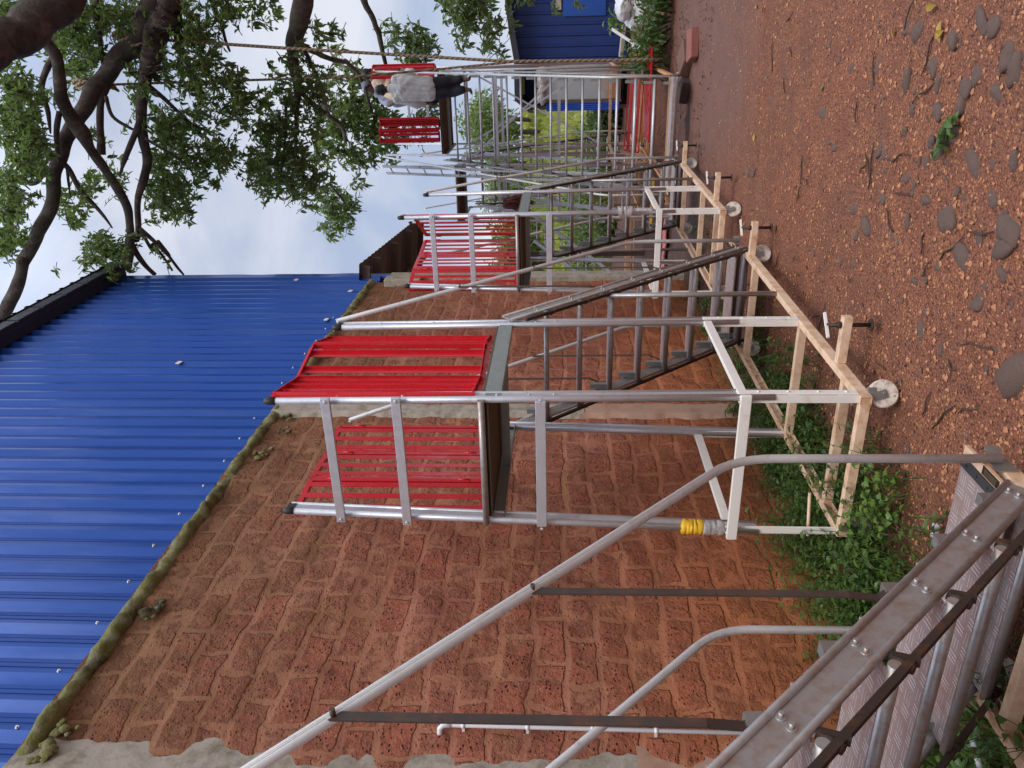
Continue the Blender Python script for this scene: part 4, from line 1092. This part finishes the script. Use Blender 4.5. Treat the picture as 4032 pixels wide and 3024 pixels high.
for x in (-1.98, -1.0):
    mb = MB(); mb.bar((x, YH, -.1), (x, YH, eave(x)-.05), .09, .09); hpart(mb, 'post', M['wood'])
mb = MB(); mb.bar((-1.98, YH+2.5, .0), (-1.98, YH+2.5, 2.4), .02, 5, (0,1,0)); mb.box(-1.96, -.96, YH+2.2, YH+2.25, 0, 2.75); hpart(mb, 'side_sheet', navy)  # side sheet, plus a dark back panel standing in for the shaded interior
t = thing('sheet_cabinet', 'tall galvanised sheet cabinet with a rusty orange foot in front of the blue shed', 'cabinet', (-1.36, YH-.2, .2))  # galvanised sheet cabinet, rusting at the foot
rustfoot = Mat('galvanised_rusting_foot'); s_ = rustfoot.sep(rustfoot.co())
hh = rustfoot.math('ADD', s_[2], rustfoot.math('MULTIPLY', rustfoot.noise(2.5, 6, .7), .9))
rustfoot.set(rustfoot.mix(rustfoot.ramp(hh, [(.62, 1.), (1.1, 0.)]), rustfoot.mix(rustfoot.noise(22, 3), (.36,.38,.37), (.47,.49,.47)), (.44,.19,.08)), .5, .4)
mb = MB(); mb.box(-.42, .44, -.1, .6, .1, 1.95); bevel(mb.build('body', rustfoot.m, t), .02)
mb = MB(); mb.box(-.48, -.42, -.13, .5, .0, 1.97); mb.box(-.42, .46, -.12, .5, .02, .1); mb.build('frame', M['wood'], t)
t2_ = MB()
for q in range(9): t2_.ball((-1.72+.085*q, YH-.25+rnd.uniform(-.1,.1), 2.2+rnd.uniform(-.05,.08)), rnd.uniform(.07,.14), (1.2,.8,.9), 8, 6, jit=.25)
tag(t2_.build('plastic_bag', M['film']), 'crumpled clear plastic piled on top of the galvanised cabinet', 'plastic')
mb = MB(); n_ = 12
mb.add([(-2.03+.17*i/n_*(1.2-.2*j), YH-.32+.02*math.sin(i*2.1), .25+1.85*j) for j in (0, 1) for i in range(n_+1)], [(i, i+1, n_+2+i, n_+1+i) for i in range(n_)])
o = mb.build('tarpaulin', M['blue_tarp']); so_ = o.modifiers.new('s', 'SOLIDIFY'); so_.thickness = .01
tag(o, 'bright blue tarpaulin strip hanging beside the galvanised cabinet', 'tarpaulin')
# long pale beam on dark legs before the shed
t = thing('plank_bench', 'pale plank on dark wooden legs in front of the blue shed', 'bench', (0, 17.2, 0))
a, b = at(2462, 95, 1, 17.2), at(2445, 220, 1, 17.2)
mb = MB(); mb.bar((a.x+.25, 0, .45), (b.x-.02, 0, .52), .32, .07); bevel(mb.build('plank', M['concrete'], t), .01)
for x in (a.x+.1, (a.x+b.x)/2, b.x+.1):
    mb = MB(); mb.bar((x, .0, -.05), (x, .0, .43), .06, .08, (0,1,0)); mb.build('leg', M['wood'], t)
for k, (px_, py_, lab) in enumerate(((2470, 15, 'bulging white sack at the photo corner above the bush'), (2505, 52, 'smaller slumped white sack beside the bush'))):
    p = at(px_, py_, 1, 15.8); mb = MB()
    for q in range(7): mb.ball(p+V((rnd.uniform(-.14,.14), rnd.uniform(-.1,.1), rnd.uniform(-.12,.10))), rnd.uniform(.13,.19), (1.2,1,.9), 10, 8, jit=.12)
    o = mb.build('sack', M['pvc']); rm = o.modifiers.new('r', 'REMESH'); rm.mode = 'VOXEL'; rm.voxel_size = .02; rm.use_smooth_shade = True
    tag(o, lab, 'sack')
# heap of parts lying under the tall ladder
def loose(name, label, cat, p, q, w_, h_, mat, group=None):
    mb = MB(); mb.bar(p, q, w_, h_); o = mb.build(name, mat); bevel(o, .003); return tag(o, label, cat, group)
loose('metal_strip', 'white aluminium strip propped steeply on the pile beside the rope', 'strip', at(2410, 115, 1, 14.6), at(2545, 204, 1, 13.9), .05, .02, M['cream_clean'])
loose('metal_strip', 'white strip lying flatter in the pile just under the steep one', 'strip', at(2490, 183, 1, 14.4), at(2588, 206, 1, 13.8), .05, .03, M['cream_clean'])
loose('metal_strip', 'yellow strip in the pile of loose parts near the bush', 'strip', at(2512, 206, 1, 14.2), at(2588, 214, 1, 13.7), .05, .03, M['yellow'])
loose('yellow_pole', 'yellow pole lying on the ground behind the tall ladder', 'pole', at(2545, 420, 1, 16.6), at(2520, 640, 1, 16.2), .04, .04, M['yellow'])
loose('yellow_pole', 'short length of yellow pole beyond the middle ladder', 'pole', at(2573, 700, 1, 13.6), at(2560, 920, 1, 13.0), .05, .04, M['yellow'])
for (lab, p, q, w_, h_) in (('orange steel beam lying across the ground just behind the tall ladder', at(2545,250,1,15.6), at(2545,560,1,15.6), .06, .10),
                            ('orange steel beam on the ground farther back, nearer the grass', at(2515,420,1,18.4), at(2500,1060,1,17.5), .08, .10),
                            ('long orange beam resting at the foot of the rear frames', at(2480,620,1,18.6), at(2470,1080,1,18.0), .08, .12)):
    loose('steel_beam', lab, 'beam', p, q, w_, h_, M['orange'], 'orange beams on the ground')
def grate(name, label, o_, ux, uy, n_):
    t = thing(name, label, 'guard panel', o_, 0, 'red guard panels lying on the ground')
    ux, uy = V(ux), V(uy); mb = MB()
    for a, b in ((V((0,0,0)), ux), (uy, ux+uy), (V((0,0,0)), uy), (ux, ux+uy)): mb.bar(a, b, .03, .02)
    mb.build('frame', M['red'], t)
    for i in range(n_):
        c = uy*((i+.5)/n_); mb = MB(); mb.bar(c, c+ux, .045, .02, uy.cross(ux)); mb.build('slat', M['red'], t)
    return t
pa = at(2590, 185, 1, 13.6); pb = at(2605, 560, 1, 13.0)
grate('guard_panel', 'red slatted panel lying nearly flat under the tall ladder, nearest the viewer', V((pa.x, 13.4, .30)), (pb.x-pa.x, -.3, .02), (0, .55, .02), 5)
grate('guard_panel', 'red panel leaning in the chassis of the tall ladder, slats upright', V((-.95, 15.3, .22)), (-1.3, 0, .05), (.05, .1, .26), 2)
grate('guard_panel', 'red panel stacked across the pile beside the bush', at(2585, 165, 1, 14.0), (-.25, .9, .0), (-.15, .0, .1), 3)
# pink-red sheets past the middle ladder
for k, (y0, y1) in enumerate(((880, 990), (1000, 1080))):
    p, q = at(2610, y0, 1, 12.4), at(2610, y1, 1, 12.0)
    mb = MB(); mb.bar(V((p.x, p.y, .10)), V((q.x, q.y, .12)), .35, .012); tag(mb.build('red_sheet', simple('faded_red_sheet', (.62,.13,.14), .5)), ('faded pink-red sheet on the ground behind the middle ladder, nearer its stair', 'second faded red sheet, closer to the wall corner')[k], 'sheet')
for k, (x, y, s_, lab) in enumerate(((2728, 175, (.24,.13,.09), 'loose red brick on the mud beside the tall ladder'), (2700, 232, (.22,.2,.12), 'brown stone block next to the loose brick'), (2690, 345, (.3,.2,.1), 'flat dark block under the foot of the tall ladder'))):
    p = at(x, y, 2, .04); mb = MB(); mb.box(-s_[0]*.8, s_[0]*.8, -s_[1]*.8, s_[1]*.8, -s_[2]*.6, s_[2]*.6); mb.v = [tuple(p+Matrix.Rotation(.3+k*.5, 3, 'Z') @ Matrix.Rotation(.12, 3, 'X') @ (V(q)*rnd.uniform(.88,1.1))) for q in mb.v]
    o = mb.build('brick', simple('brick_%d' % k, ((.26,.09,.07), (.16,.08,.055), (.10,.06,.05))[k], .85, 0, .2, 9, None, .3, .004)); bevel(o, .012); tag(o, lab, 'brick')
# brown mop hanging under the unfinished platform
mp_ = at(1990, 800, 1, 14.3); mb = MB()
for q in range(150):
    a = rnd.uniform(0, 6.28); r_ = rnd.uniform(0, .09); p = mp_+V((r_*math.cos(a), r_*math.sin(a), rnd.uniform(-.05,.05))); l_ = rnd.uniform(.12,.34)
    mb.tube([p, p+V((rnd.uniform(-.05,.05), 0, -l_*.5)), p+V((rnd.uniform(-.07,.09), 0, -l_))], [.014,.012,.006], 4)
mb.tube([mp_, mp_+V((.0,0,.55))], .012, 6)
tag(mb.build('mop', simple('brown_strands', (.17,.055,.045), .9)), 'shaggy red-brown mop hanging among the rear frames', 'mop')
# thin wires
for (p, q, lab) in ((at(2020,135,1,21.4), at(1640,420,1,19.5), 'thin cable running from the blue shed roof up to the tree'), (at(2020,395,1,21.4), at(2240,330,1,21.9)+V((-1.6,0,-.8)), 'slack cable looping down across the far sheet wall'), ):
    pts = [p.lerp(q, k/12)-V((0,0,.25*math.sin(math.pi*k/12))) for k in range(13)]; mb = MB(); mb.tube(pts, .008, 5); tag(mb.build('cable', M['black']), lab, 'cable')
for k, (y0_, z0_, lab) in enumerate(((13.6, 4.3, 'thin grey ladder of two rails standing behind the middle platform, left'), )):
    pass
def lean_ladder(name, label, p, q, wv, nr, mat):
    t = thing(name, label, 'ladder', p, 0, 'loose aluminium ladders')
    wv = V(wv); d = V(q)-V(p)
    for e in (V((0,0,0)), wv):
        mb = MB(); mb.bar(e, e+d, .025, .065, wv); mb.build('rail', mat, t)
    for i in range(nr):
        c = d*((i+.6)/nr); mb = MB(); mb.tube([c, c+wv], .014, 8); mb.build('rung', mat, t)
lean_ladder('ladder', 'bright silver ladder slanting steeply left behind the middle ladder stair', at(2425, 1085, 1, 15.2), at(2100, 845, 1, 15.2), (-.55, .15, 0), 10, M['alu'])
lean_ladder('ladder', 'slim silver ladder rising behind the stair of the middle platform', at(2480, 740, 1, 13.4), at(2105, 700, 1, 14.2), (-.42, .1, 0), 9, M['alu'])
lean_ladder('ladder', 'long ladder section standing tallest at the tree side of the middle platform', at(2500, 690, 1, 13.2), at(1508, 655, 1, 14.2), (-.16, .25, 0), 14, M['alu'])

# ------------------------------------------------------------------ vegetation beyond the yard
def leafblob(mb, c, r, n_, rg, ln, sc=(1,1,.8)):
    for k in range(n_):
        d = V((rg.gauss(0,1), rg.gauss(0,1), rg.gauss(0,1))).normalized()
        p = V(c)+V((d.x*sc[0], d.y*sc[1], d.z*sc[2]))*r*(rg.random()**.45)
        leaf_at(mb, p, d+V((rg.gauss(0,.7), rg.gauss(0,.7), rg.gauss(-.2,.7))), ln*rg.uniform(.6,1.3), ln*.45, rg)
def far_tree(name, label, loc, h, cw_, n_, ln, seed, group='trees beyond the far field'):
    rg = random.Random(seed); t = thing(name, label, 'tree', loc, 0, group)
    mb = MB(); mb.tube([(0,0,-.4), (.05,0,h*.25), (.1,.05,h*.5), (.0,0,h*.8)], [h*.035,h*.03,h*.02,h*.008], 8)
    for k in range(5):
        a = rg.uniform(0,6.28); mb.tube([(0,0,h*(.3+.08*k)), (math.cos(a)*cw_*.4, math.sin(a)*cw_*.4, h*(.5+.08*k))], [h*.014, h*.005], 6)
    mb.build('trunk', M['bark'], t); mb = MB()
    for k in range(14):
        a = rg.uniform(0,6.28); rr_ = cw_*.62*math.sqrt(rg.random()); z = h*rg.uniform(.3,.95)
        leafblob(mb, (rr_*math.cos(a), rr_*math.sin(a), z), cw_*rg.uniform(.25,.42), n_//14, rg, ln)
    mb.build('crown', M['far_leaf'], t); return t
for k, (x, y, dep, h, cw_, lab) in enumerate(((2210, 520, 52, 7.4, 4.2, 'broad round tree on the hillside seen between the rungs of the tall ladder'),
        (2215, 470, 60, 7.0, 3.6, 'tree just left of the blue shed on the hillside'), (2212, 640, 66, 5.2, 3.4, 'pale low tree on the far hillside, middle of the gap'),
        (2212, 800, 58, 6.0, 3.4, 'light green tree behind the middle ladder stair'), (2220, 900, 50, 4.6, 3.0, 'dark rounded tree seen through the middle ladder'),
        (2230, 1000, 46, 4.0, 2.8, 'leafy tree beside the corner column in the distance'), (2205, 720, 74, 5.5, 3.4, 'farthest hazy tree on the ridge line'), (2225, 1050, 54, 5.4, 3.4, 'tall thin-leaved tree showing past the wall end'))):
    p = at(x, y, 1, dep); far_tree('hillside_tree', lab, (p.x, dep, gz(p.x, dep)-.1), h*.72, cw_*.72, 1500, .34, 50+k)
for k, (x, y, dep, r_, lab) in enumerate(((2380, 500, 24, .9, 'dark leafy shrub left of the galvanised cabinet'), (2370, 580, 25, 1.0, 'green shrub between the rungs low on the tall ladder'), (2350, 700, 26, 1.1, 'shrub with yellow flowers behind the tall ladder'),
        (2280, 840, 26, 1.3, 'big glossy shrub filling the gap behind the middle ladder'), (2300, 930, 25, 1.3, 'shrub with one red flower behind the middle ladder'), (2330, 1010, 26, 1.2, 'shrub against the corner column'), (2400, 880, 24, .7, 'low pale shrub behind the middle ladder chassis'))):
    p = at(x, y, 1, dep); g_ = gz(p.x, dep); t = thing('shrub', lab, 'shrub', (p.x, dep, g_), 0, 'shrubs along the far edge of the yard')
    rg = random.Random(90+k); mb = MB(); st = MB()
    hgt = max(.8, p.z-g_+r_*.6)
    for q in range(7):
        a = rg.uniform(0,6.28); rr_ = r_*.5*rg.random(); c = (rr_*math.cos(a), rr_*math.sin(a), hgt*rg.uniform(.2,.8)); leafblob(mb, c, r_*.62, 150, rg, .16); st.tube([(0,0,-.1), c], [.03,.01], 5)
    mb.build('leaves', M['weed'] if k % 2 else M['far_leaf'], t); st.build('stems', M['bark'], t)
rg = random.Random(61); mb = MB()
for k in range(9000):
    y = 25+50*rg.random()**1.2; x = rg.uniform(-.52, .05)*y+rg.uniform(-2, 2); h = rg.uniform(.15, .55)*(1+1.2*max(0, noise.noise(V((x*.15, y*.15, 4)))))
    p = V((x, y, gz(x, y)-.05)); a = rg.uniform(0, 6.28); s_ = V((math.cos(a), math.sin(a), 0))*h*.35; tp = V((rg.gauss(0,.12), rg.gauss(0,.12), h))
    mb.add([p-s_*.4, p+s_*.4, p+s_+tp*.6, p+tp, p-s_+tp*.6], [(0,1,2,3,4)])
tag(mb.build('meadow_grass', M['meadow']), 'tall yellow-green meadow grass on the slope beyond the yard', 'grass', None, 'stuff')
# bush by the shed
p = at(2560, 70, 1, 14.0); t = thing('bush', 'bright green leafy bush at the photo corner in front of the blue shed', 'bush', (p.x, 14.0, 0)); rg = random.Random(4)
mb = MB(); st = MB()
for q in range(26):
    c = V((rg.uniform(-.75,.95), rg.uniform(-.5,.5), rg.uniform(.05,.62))); leafblob(mb, c, .24, 60, rg, .11); st.tube([(c.x*.4, c.y*.4, -.05), c], [.012,.005], 5)
mb.build('leaves', M['weed'], t); st.build('stems', M['bark'], t)
p = at(2425, 60, 1, 16.5); t = thing('sapling', 'spindly sapling with pale yellow-green leaves against the blue shed', 'plant', (p.x, 16.5, 0)); mb = MB(); st = MB()
for q in range(7):
    e = at(rnd.uniform(2385, 2450), rnd.uniform(35, 180), 1, 16.5)-V((p.x, 16.5, 0)); st.tube([(0,0,0), e*.5+V((0,0,.15)), e], [.01,.007,.003], 5)
    for k in range(6): leaf_at(mb, e+V((rnd.gauss(0,.05),0,rnd.gauss(0,.05))), V((rnd.gauss(0,1), rnd.gauss(0,.5), rnd.gauss(-.3,.6))), .14, .06, rg)
mb.build('leaves', M['weed_light'], t); st.build('stems', M['bark'], t)

# ------------------------------------------------------------------ weeds along the foot of the wall
rg = random.Random(12); mb = MB(); st = MB()
def sprig(x, y, h, lf, nlf, m1=None):
    p = V((x, y, gz(x, y)-.01)); d = V((rg.gauss(0,.35), rg.gauss(0,.35), 1)).normalized(); e = p+d*h+V((rg.gauss(0,.05), rg.gauss(0,.05), 0)); mid_ = p.lerp(e, .5)+V((rg.gauss(0,.02), rg.gauss(0,.02), 0))
    (m1 or mb).tube([p, mid_, e], [.0028,.0022,.001], 4, False)
    for k in range(nlf):
        t_ = (k+1)/nlf; b = p.lerp(mid_, t_*2) if t_ < .5 else mid_.lerp(e, t_*2-1)
        a = k*2.4+rg.uniform(-.5,.5); leaf_at(m1 or mb, b, V((math.cos(a), math.sin(a), rg.uniform(.0,.6))), lf*rg.uniform(.6,1.2), lf*.48, rg, .4)
for k in range(2100):
    y = rg.uniform(1.5, 5.6) if rg.random() < .8 else rg.uniform(5.6, 9.5)
    x = XW+.08+abs(rg.gauss(0, .42))
    if y < 3.9: x = XW+.08+abs(rg.gauss(0, .55))
    if x > -2.0: continue
    if noise.noise(V((x*1.6, y*1.6, 3))) < -.22 and rg.random() < .8: continue
    sprig(x, y, rg.uniform(.08, .36)*(1.25 if y < 4.5 else .6), rg.uniform(.032, .06), rg.randint(5, 9))
for k in range(1100):           # thin grass
    y = rg.uniform(1.6, 6.5); x = XW+.1+abs(rg.gauss(0, .5))
    if x > -1.95: continue
    p = V((x, y, gz(x, y)-.01)); h = rg.uniform(.1, .34); b = V((rg.gauss(0,.5), rg.gauss(0,.5), 0))*h
    s_ = V((rg.gauss(0,1), rg.gauss(0,1), 0)).normalized()*.0035
    mb.add([p-s_, p+s_, p+b*.3+V((0,0,h*.6))+s_*.8, p+b*.3+V((0,0,h*.6))-s_*.8, p+b+V((0,0,h*.85))], [(0,1,2,3), (3,2,4)])
tag(mb.build('weeds', M['weed']), 'tangled low weeds and grass along the foot of the wall', 'weeds', None, 'stuff')
def plant(name, label, pix, h, lf, n_, mat, spread=.1, group=None):
    p = at(*pix, 2, .0); t = thing(name, label, 'plant', p, 0, group); m1 = MB()
    for k in range(n_):
        bx_, by_ = rg.gauss(0, spread), rg.gauss(0, spread); b = V((bx_*.3, by_*.3, -.03)); e = V((bx_, by_, h*rg.uniform(.5, 1.1))); m1.tube([b, b.lerp(e, .5)+V((0,0,.03)), e], [.003,.0025,.001], 4, False)
        for q in range(8):
            a = q*2.4+rg.uniform(-.4,.4); leaf_at(m1, b.lerp(e, .3+.7*(q+1)/8), V((math.cos(a), math.sin(a), rg.uniform(.1,.7))), lf*rg.uniform(.7,1.2), lf*.55, rg, .5)
    m1.build('leaves', mat, t); return t
plant('leafy_weed', 'bright young leafy weed beside the white front wheel of the nearest ladder', (3560, 1925), .22, .055, 8, M['weed_light'], .09)
plant('leafy_weed', 'broad-leaved weed in front of the wall-side wheel of the nearest ladder', (3500, 2080), .25, .06, 7, M['weed_light'], .10)
plant('leafy_weed', 'leafy weed sprouting below the corner of the nearest ladder chassis', (3420, 2240), .25, .07, 8, M['weed'], .14)
plant('leafy_weed', 'yellowing broad-leaved weed under the side of the nearest ladder', (2960, 1650), .3, .09, 6, M['weed'], .14)
plant('leafy_weed', 'flowering weed trailing up beside the handrail of the foreground ladder', (3380, 2560), .34, .045, 12, M['weed'], .2)
plant('leafy_weed', 'weed clump just past the foreground ladder stair, by the leaf mulch', (3480, 2330), .28, .06, 10, M['weed'], .16)
def lily(label, pix, n_, ln, wd):
    p = at(*pix, 2, .0); t = thing('lily_plant', label, 'plant', p, 0, None); m1 = MB()
    for k in range(n_):
        a = rg.uniform(0, 6.28); d = V((math.cos(a), math.sin(a), 0)); s_ = V((-d.y, d.x, 0)); L = ln*rg.uniform(.7,1.2); vs_ = []
        for q in range(7):
            t_ = q/6; c = d*(L*t_*.75)+V((0,0, L*(t_*1.1-1.05*t_*t_))); w_ = wd*(1-t_)**.6*(.6+.6*min(1, t_*3)); vs_ += [c-s_*w_*.5+V((0,0,w_*.25)), c, c+s_*w_*.5+V((0,0,w_*.25))]
        m1.add(vs_, [(q*3+e, q*3+e+1, q*3+e+4, q*3+e+3) for q in range(6) for e in (0,1)], True)
    m1.build('blades', M['lily'], t)
lily('strappy lily clump with pale arching blades inside the nearest chassis', (3280, 2010), 9, .42, .045)
lily('two long strap leaves standing behind the nearest ladder chassis', (3060, 1790), 4, .5, .05)
lily('grassy lily blades at the photo edge beside the orange chassis rail', (3990, 2900), 6, .55, .02)
lily('dark strap leaf among the weeds past the foreground ladder', (3420, 2290), 3, .45, .05)

# ------------------------------------------------------------------ stones, gravel, litter
rg = random.Random(33)
big = [(3330,1370,.055),(3620,1300,.09),(3560,320,.11),(3605,130,.09),(3745,150,.12),(3850,80,.12),(3900,100,.10),(3560,110,.07),(3230,440,.10),(3690,440,.10),(3730,530,.13),(3770,410,.09),(3660,560,.08),(3820,640,.12),(3560,700,.07),
  (3450,590,.09),(3470,610,.06),(3020,300,.06),(3025,395,.06),(2945,680,.09),(3350,820,.08),(3400,890,.11),(3360,930,.07),(3460,780,.07),(3560,880,.08),(3720,870,.14),(3640,640,.06),(3690,600,.09),(3640,790,.07),(3780,1010,.12),(3690,1050,.06),(3960,900,.16),(3940,970,.12),(3940,1080,.07),
  (3850,940,.06),(3600,1110,.06),(3640,1100,.05),(3990,1480,.18),(3850,1190,.09),(3790,340,.10),(3910,360,.09),(3980,270,.12),(3960,220,.10),(3580,430,.06),(3670,260,.10),(3690,330,.07),(3830,300,.08),(3440,260,.07),(3330,270,.06),(3250,560,.05),(3270,580,.06),(3140,580,.05),(3550,520,.06),
  (3700,1380,.05),(3640,1230,.05),(3470,1900,.06),(3610,2080,.06),(3680,2060,.05),(3560,1770,.05),(3090,690,.05),(2960,690,.05),(3300,1030,.05),(3350,1040,.06),(3420,340,.05),(3290,240,.05),(3610,640,.06),(3500,930,.05),(3590,730,.05),(3980,640,.08),(3890,780,.07),(3760,760,.06)]
sm = []
for v_ in range(8):
    mb = MB(); mb.ball((0,0,0), 1, (1, .66, .34), 14, 9)
    o_ = V((v_*3.1, 0, 0))
    mb.v = [tuple(V(p)*(1+.45*noise.noise(V(p)*1.4+o_)+.22*noise.noise(V(p)*3.4+o_))) for p in mb.v]
    me = mb.mesh('stone'); me.materials.append(M['stone']); sm.append(me)
words = ('grey stone half sunk in the red gravel', )
lo = [(rg.uniform(2850, 4030), rg.uniform(10, 1500), rg.uniform(.018, .04)) for _ in range(80)]
for k, (x, y, r_) in enumerate(big+lo):
    p = at(x, y, 2, 0)
    o = link('stone', sm[k % 8]); r_ *= .62
    o.location = (p.x, p.y, gz(p.x, p.y)-r_*.02); o.scale = (r_, r_*rg.uniform(.7,1.1), r_*rg.uniform(.7,1.1)); o.rotation_euler = (rg.uniform(-.25,.25), rg.uniform(-.25,.25), rg.uniform(0,3.14))
    tag(o, 'grey-brown stone half sunk in the red gravel of the open yard', 'stone', 'stones sunk in the red gravel')
mb = MB(); rg = random.Random(8)
for k in range(9500):
    d = 2.3+7.5*rg.random()**1.7
    x = rg.uniform(-2.3, .6)*(d/4+.3); y = d
    if x < -2.6: continue
    r_ = rg.choice((.004,.005,.006,.007,.009,.012))*rg.uniform(.8,1.25)
    q = V((x, y, gz(x, y)+r_*.25)); s_ = (rg.uniform(.7,1.4), rg.uniform(.7,1.4), rg.uniform(.5,.9)); a = rg.uniform(0, 6.28); ca, sa = math.cos(a), math.sin(a)
    vs_ = [(1,0,0),(0,1,0),(-1,0,0),(0,-1,0),(.3,.2,1),(.6,.6,.4)]
    vs_ = [q+V(((u*ca-w_*sa)*s_[0], (u*sa+w_*ca)*s_[1], z_*s_[2]))*r_ for (u, w_, z_) in vs_]
    mb.add(vs_, [(0,5,4),(5,1,4),(1,2,4),(2,3,4),(3,0,4),(0,1,5)])
tag(mb.build('gravel', M['pebble']), 'loose orange-brown laterite gravel', 'gravel', None, 'stuff')
mb = MB(); rg = random.Random(77)
for k in range(4200):
    q = rg.random()
    if q < .62: y = rg.uniform(9.8, 14.5); x = rg.uniform(-2.6, .6)+.25*noise.noise(V((y, 0, 0)))
    elif q < .85: y = rg.uniform(1.6, 9.5); x = XW+.1+abs(rg.gauss(0, .75))
    else: y = rg.uniform(14, 19); x = rg.uniform(-3, .8)
    if q < .62 and noise.noise(V((x*1.1, y*1.1, 6))) < -.05: continue
    l_ = rg.uniform(.015, .05); leaf_at(mb, V((x, y, gz(x, y)+rg.uniform(0,.02))), V((rg.gauss(0,1), rg.gauss(0,1), rg.gauss(0,.25))), l_, l_*.45, rg, .1)
tag(mb.build('leaf_litter', M['litter']), 'dark sodden leaf litter and bark chips', 'litter', None, 'stuff')
lab_l = 'small yellowing leaf fallen on the red gravel'
for k, (x, y) in enumerate([(2975,20),(2990,5),(3690,20),(3510,150),(3680,150),(3240,345),(3010,25),(3170,5),(2970,530),(3700,170)]):
    p = at(x, y, 2, .0); mb = MB(); leaf_at(mb, V((0,0,0)), V((1,0,.1)), .10 if k in (2, 4, 9) else .06, .035, rg, .1)
    o = mb.build('fallen_leaf', M['dry_leaf'] if k not in (5,) else M['weed_light']); o.location = (p.x, p.y, gz(p.x, p.y)+.012); o.rotation_euler = (0,0,rg.uniform(0,6))
    tag(o, lab_l, 'leaf', 'leaves fallen on the gravel')
plant('seedling', 'green seedling among the stones in the open gravel', (3745, 505), .06, .06, 3, M['weed'], .04)
for k in range(34):
    x, y = rg.uniform(2850, 4000), rg.uniform(10, 1700); p = at(x, y, 2, 0); a = rg.uniform(0, 3.14); l_ = rg.uniform(.04, .14); mb = MB()
    mb.tube([(-l_,0,0), (-l_*.3,rg.uniform(-.02,.02),.006), (l_*.4,rg.uniform(-.02,.02),.003), (l_,0,.0)], [.003,.005,.005,.002], 5)
    o = mb.build('twig', M['twig']); o.location = (p.x, p.y, gz(p.x, p.y)+.008); o.rotation_euler = (0,0,a); tag(o, 'dark twig lying on the red gravel of the open yard', 'twig', 'twigs on the gravel')
p, q = at(3815, 2860, 2, .14), at(3870, 3060, 2, .14)
mb = MB(); mb.tube([p, q], .012, 10); tag(mb.build('pipe_offcut', M['pvc']), 'short white pipe offcut lying in the weeds at the photo edge', 'pipe')
p = at(3690, 2090, 2, .01); mb = MB(); mb.box(p.x-.03, p.x+.03, p.y-.015, p.y+.015, p.z, p.z+.02); tag(mb.build('wrapper', M['pvc']), 'tiny white wrapper on the gravel past the foreground ladder', 'litter')
p = at(3180, 1975, 2, .35); q = at(3190, 2115, 2, .35)
mb = MB(); mb.tube([V((-2.40, 3.80, .33)), V((-2.63, 3.72, .335))], .009, 8); tag(mb.build('steel_pin', M['cream']), 'cream pin lying across the wall-side corner of the nearest chassis', 'pin')
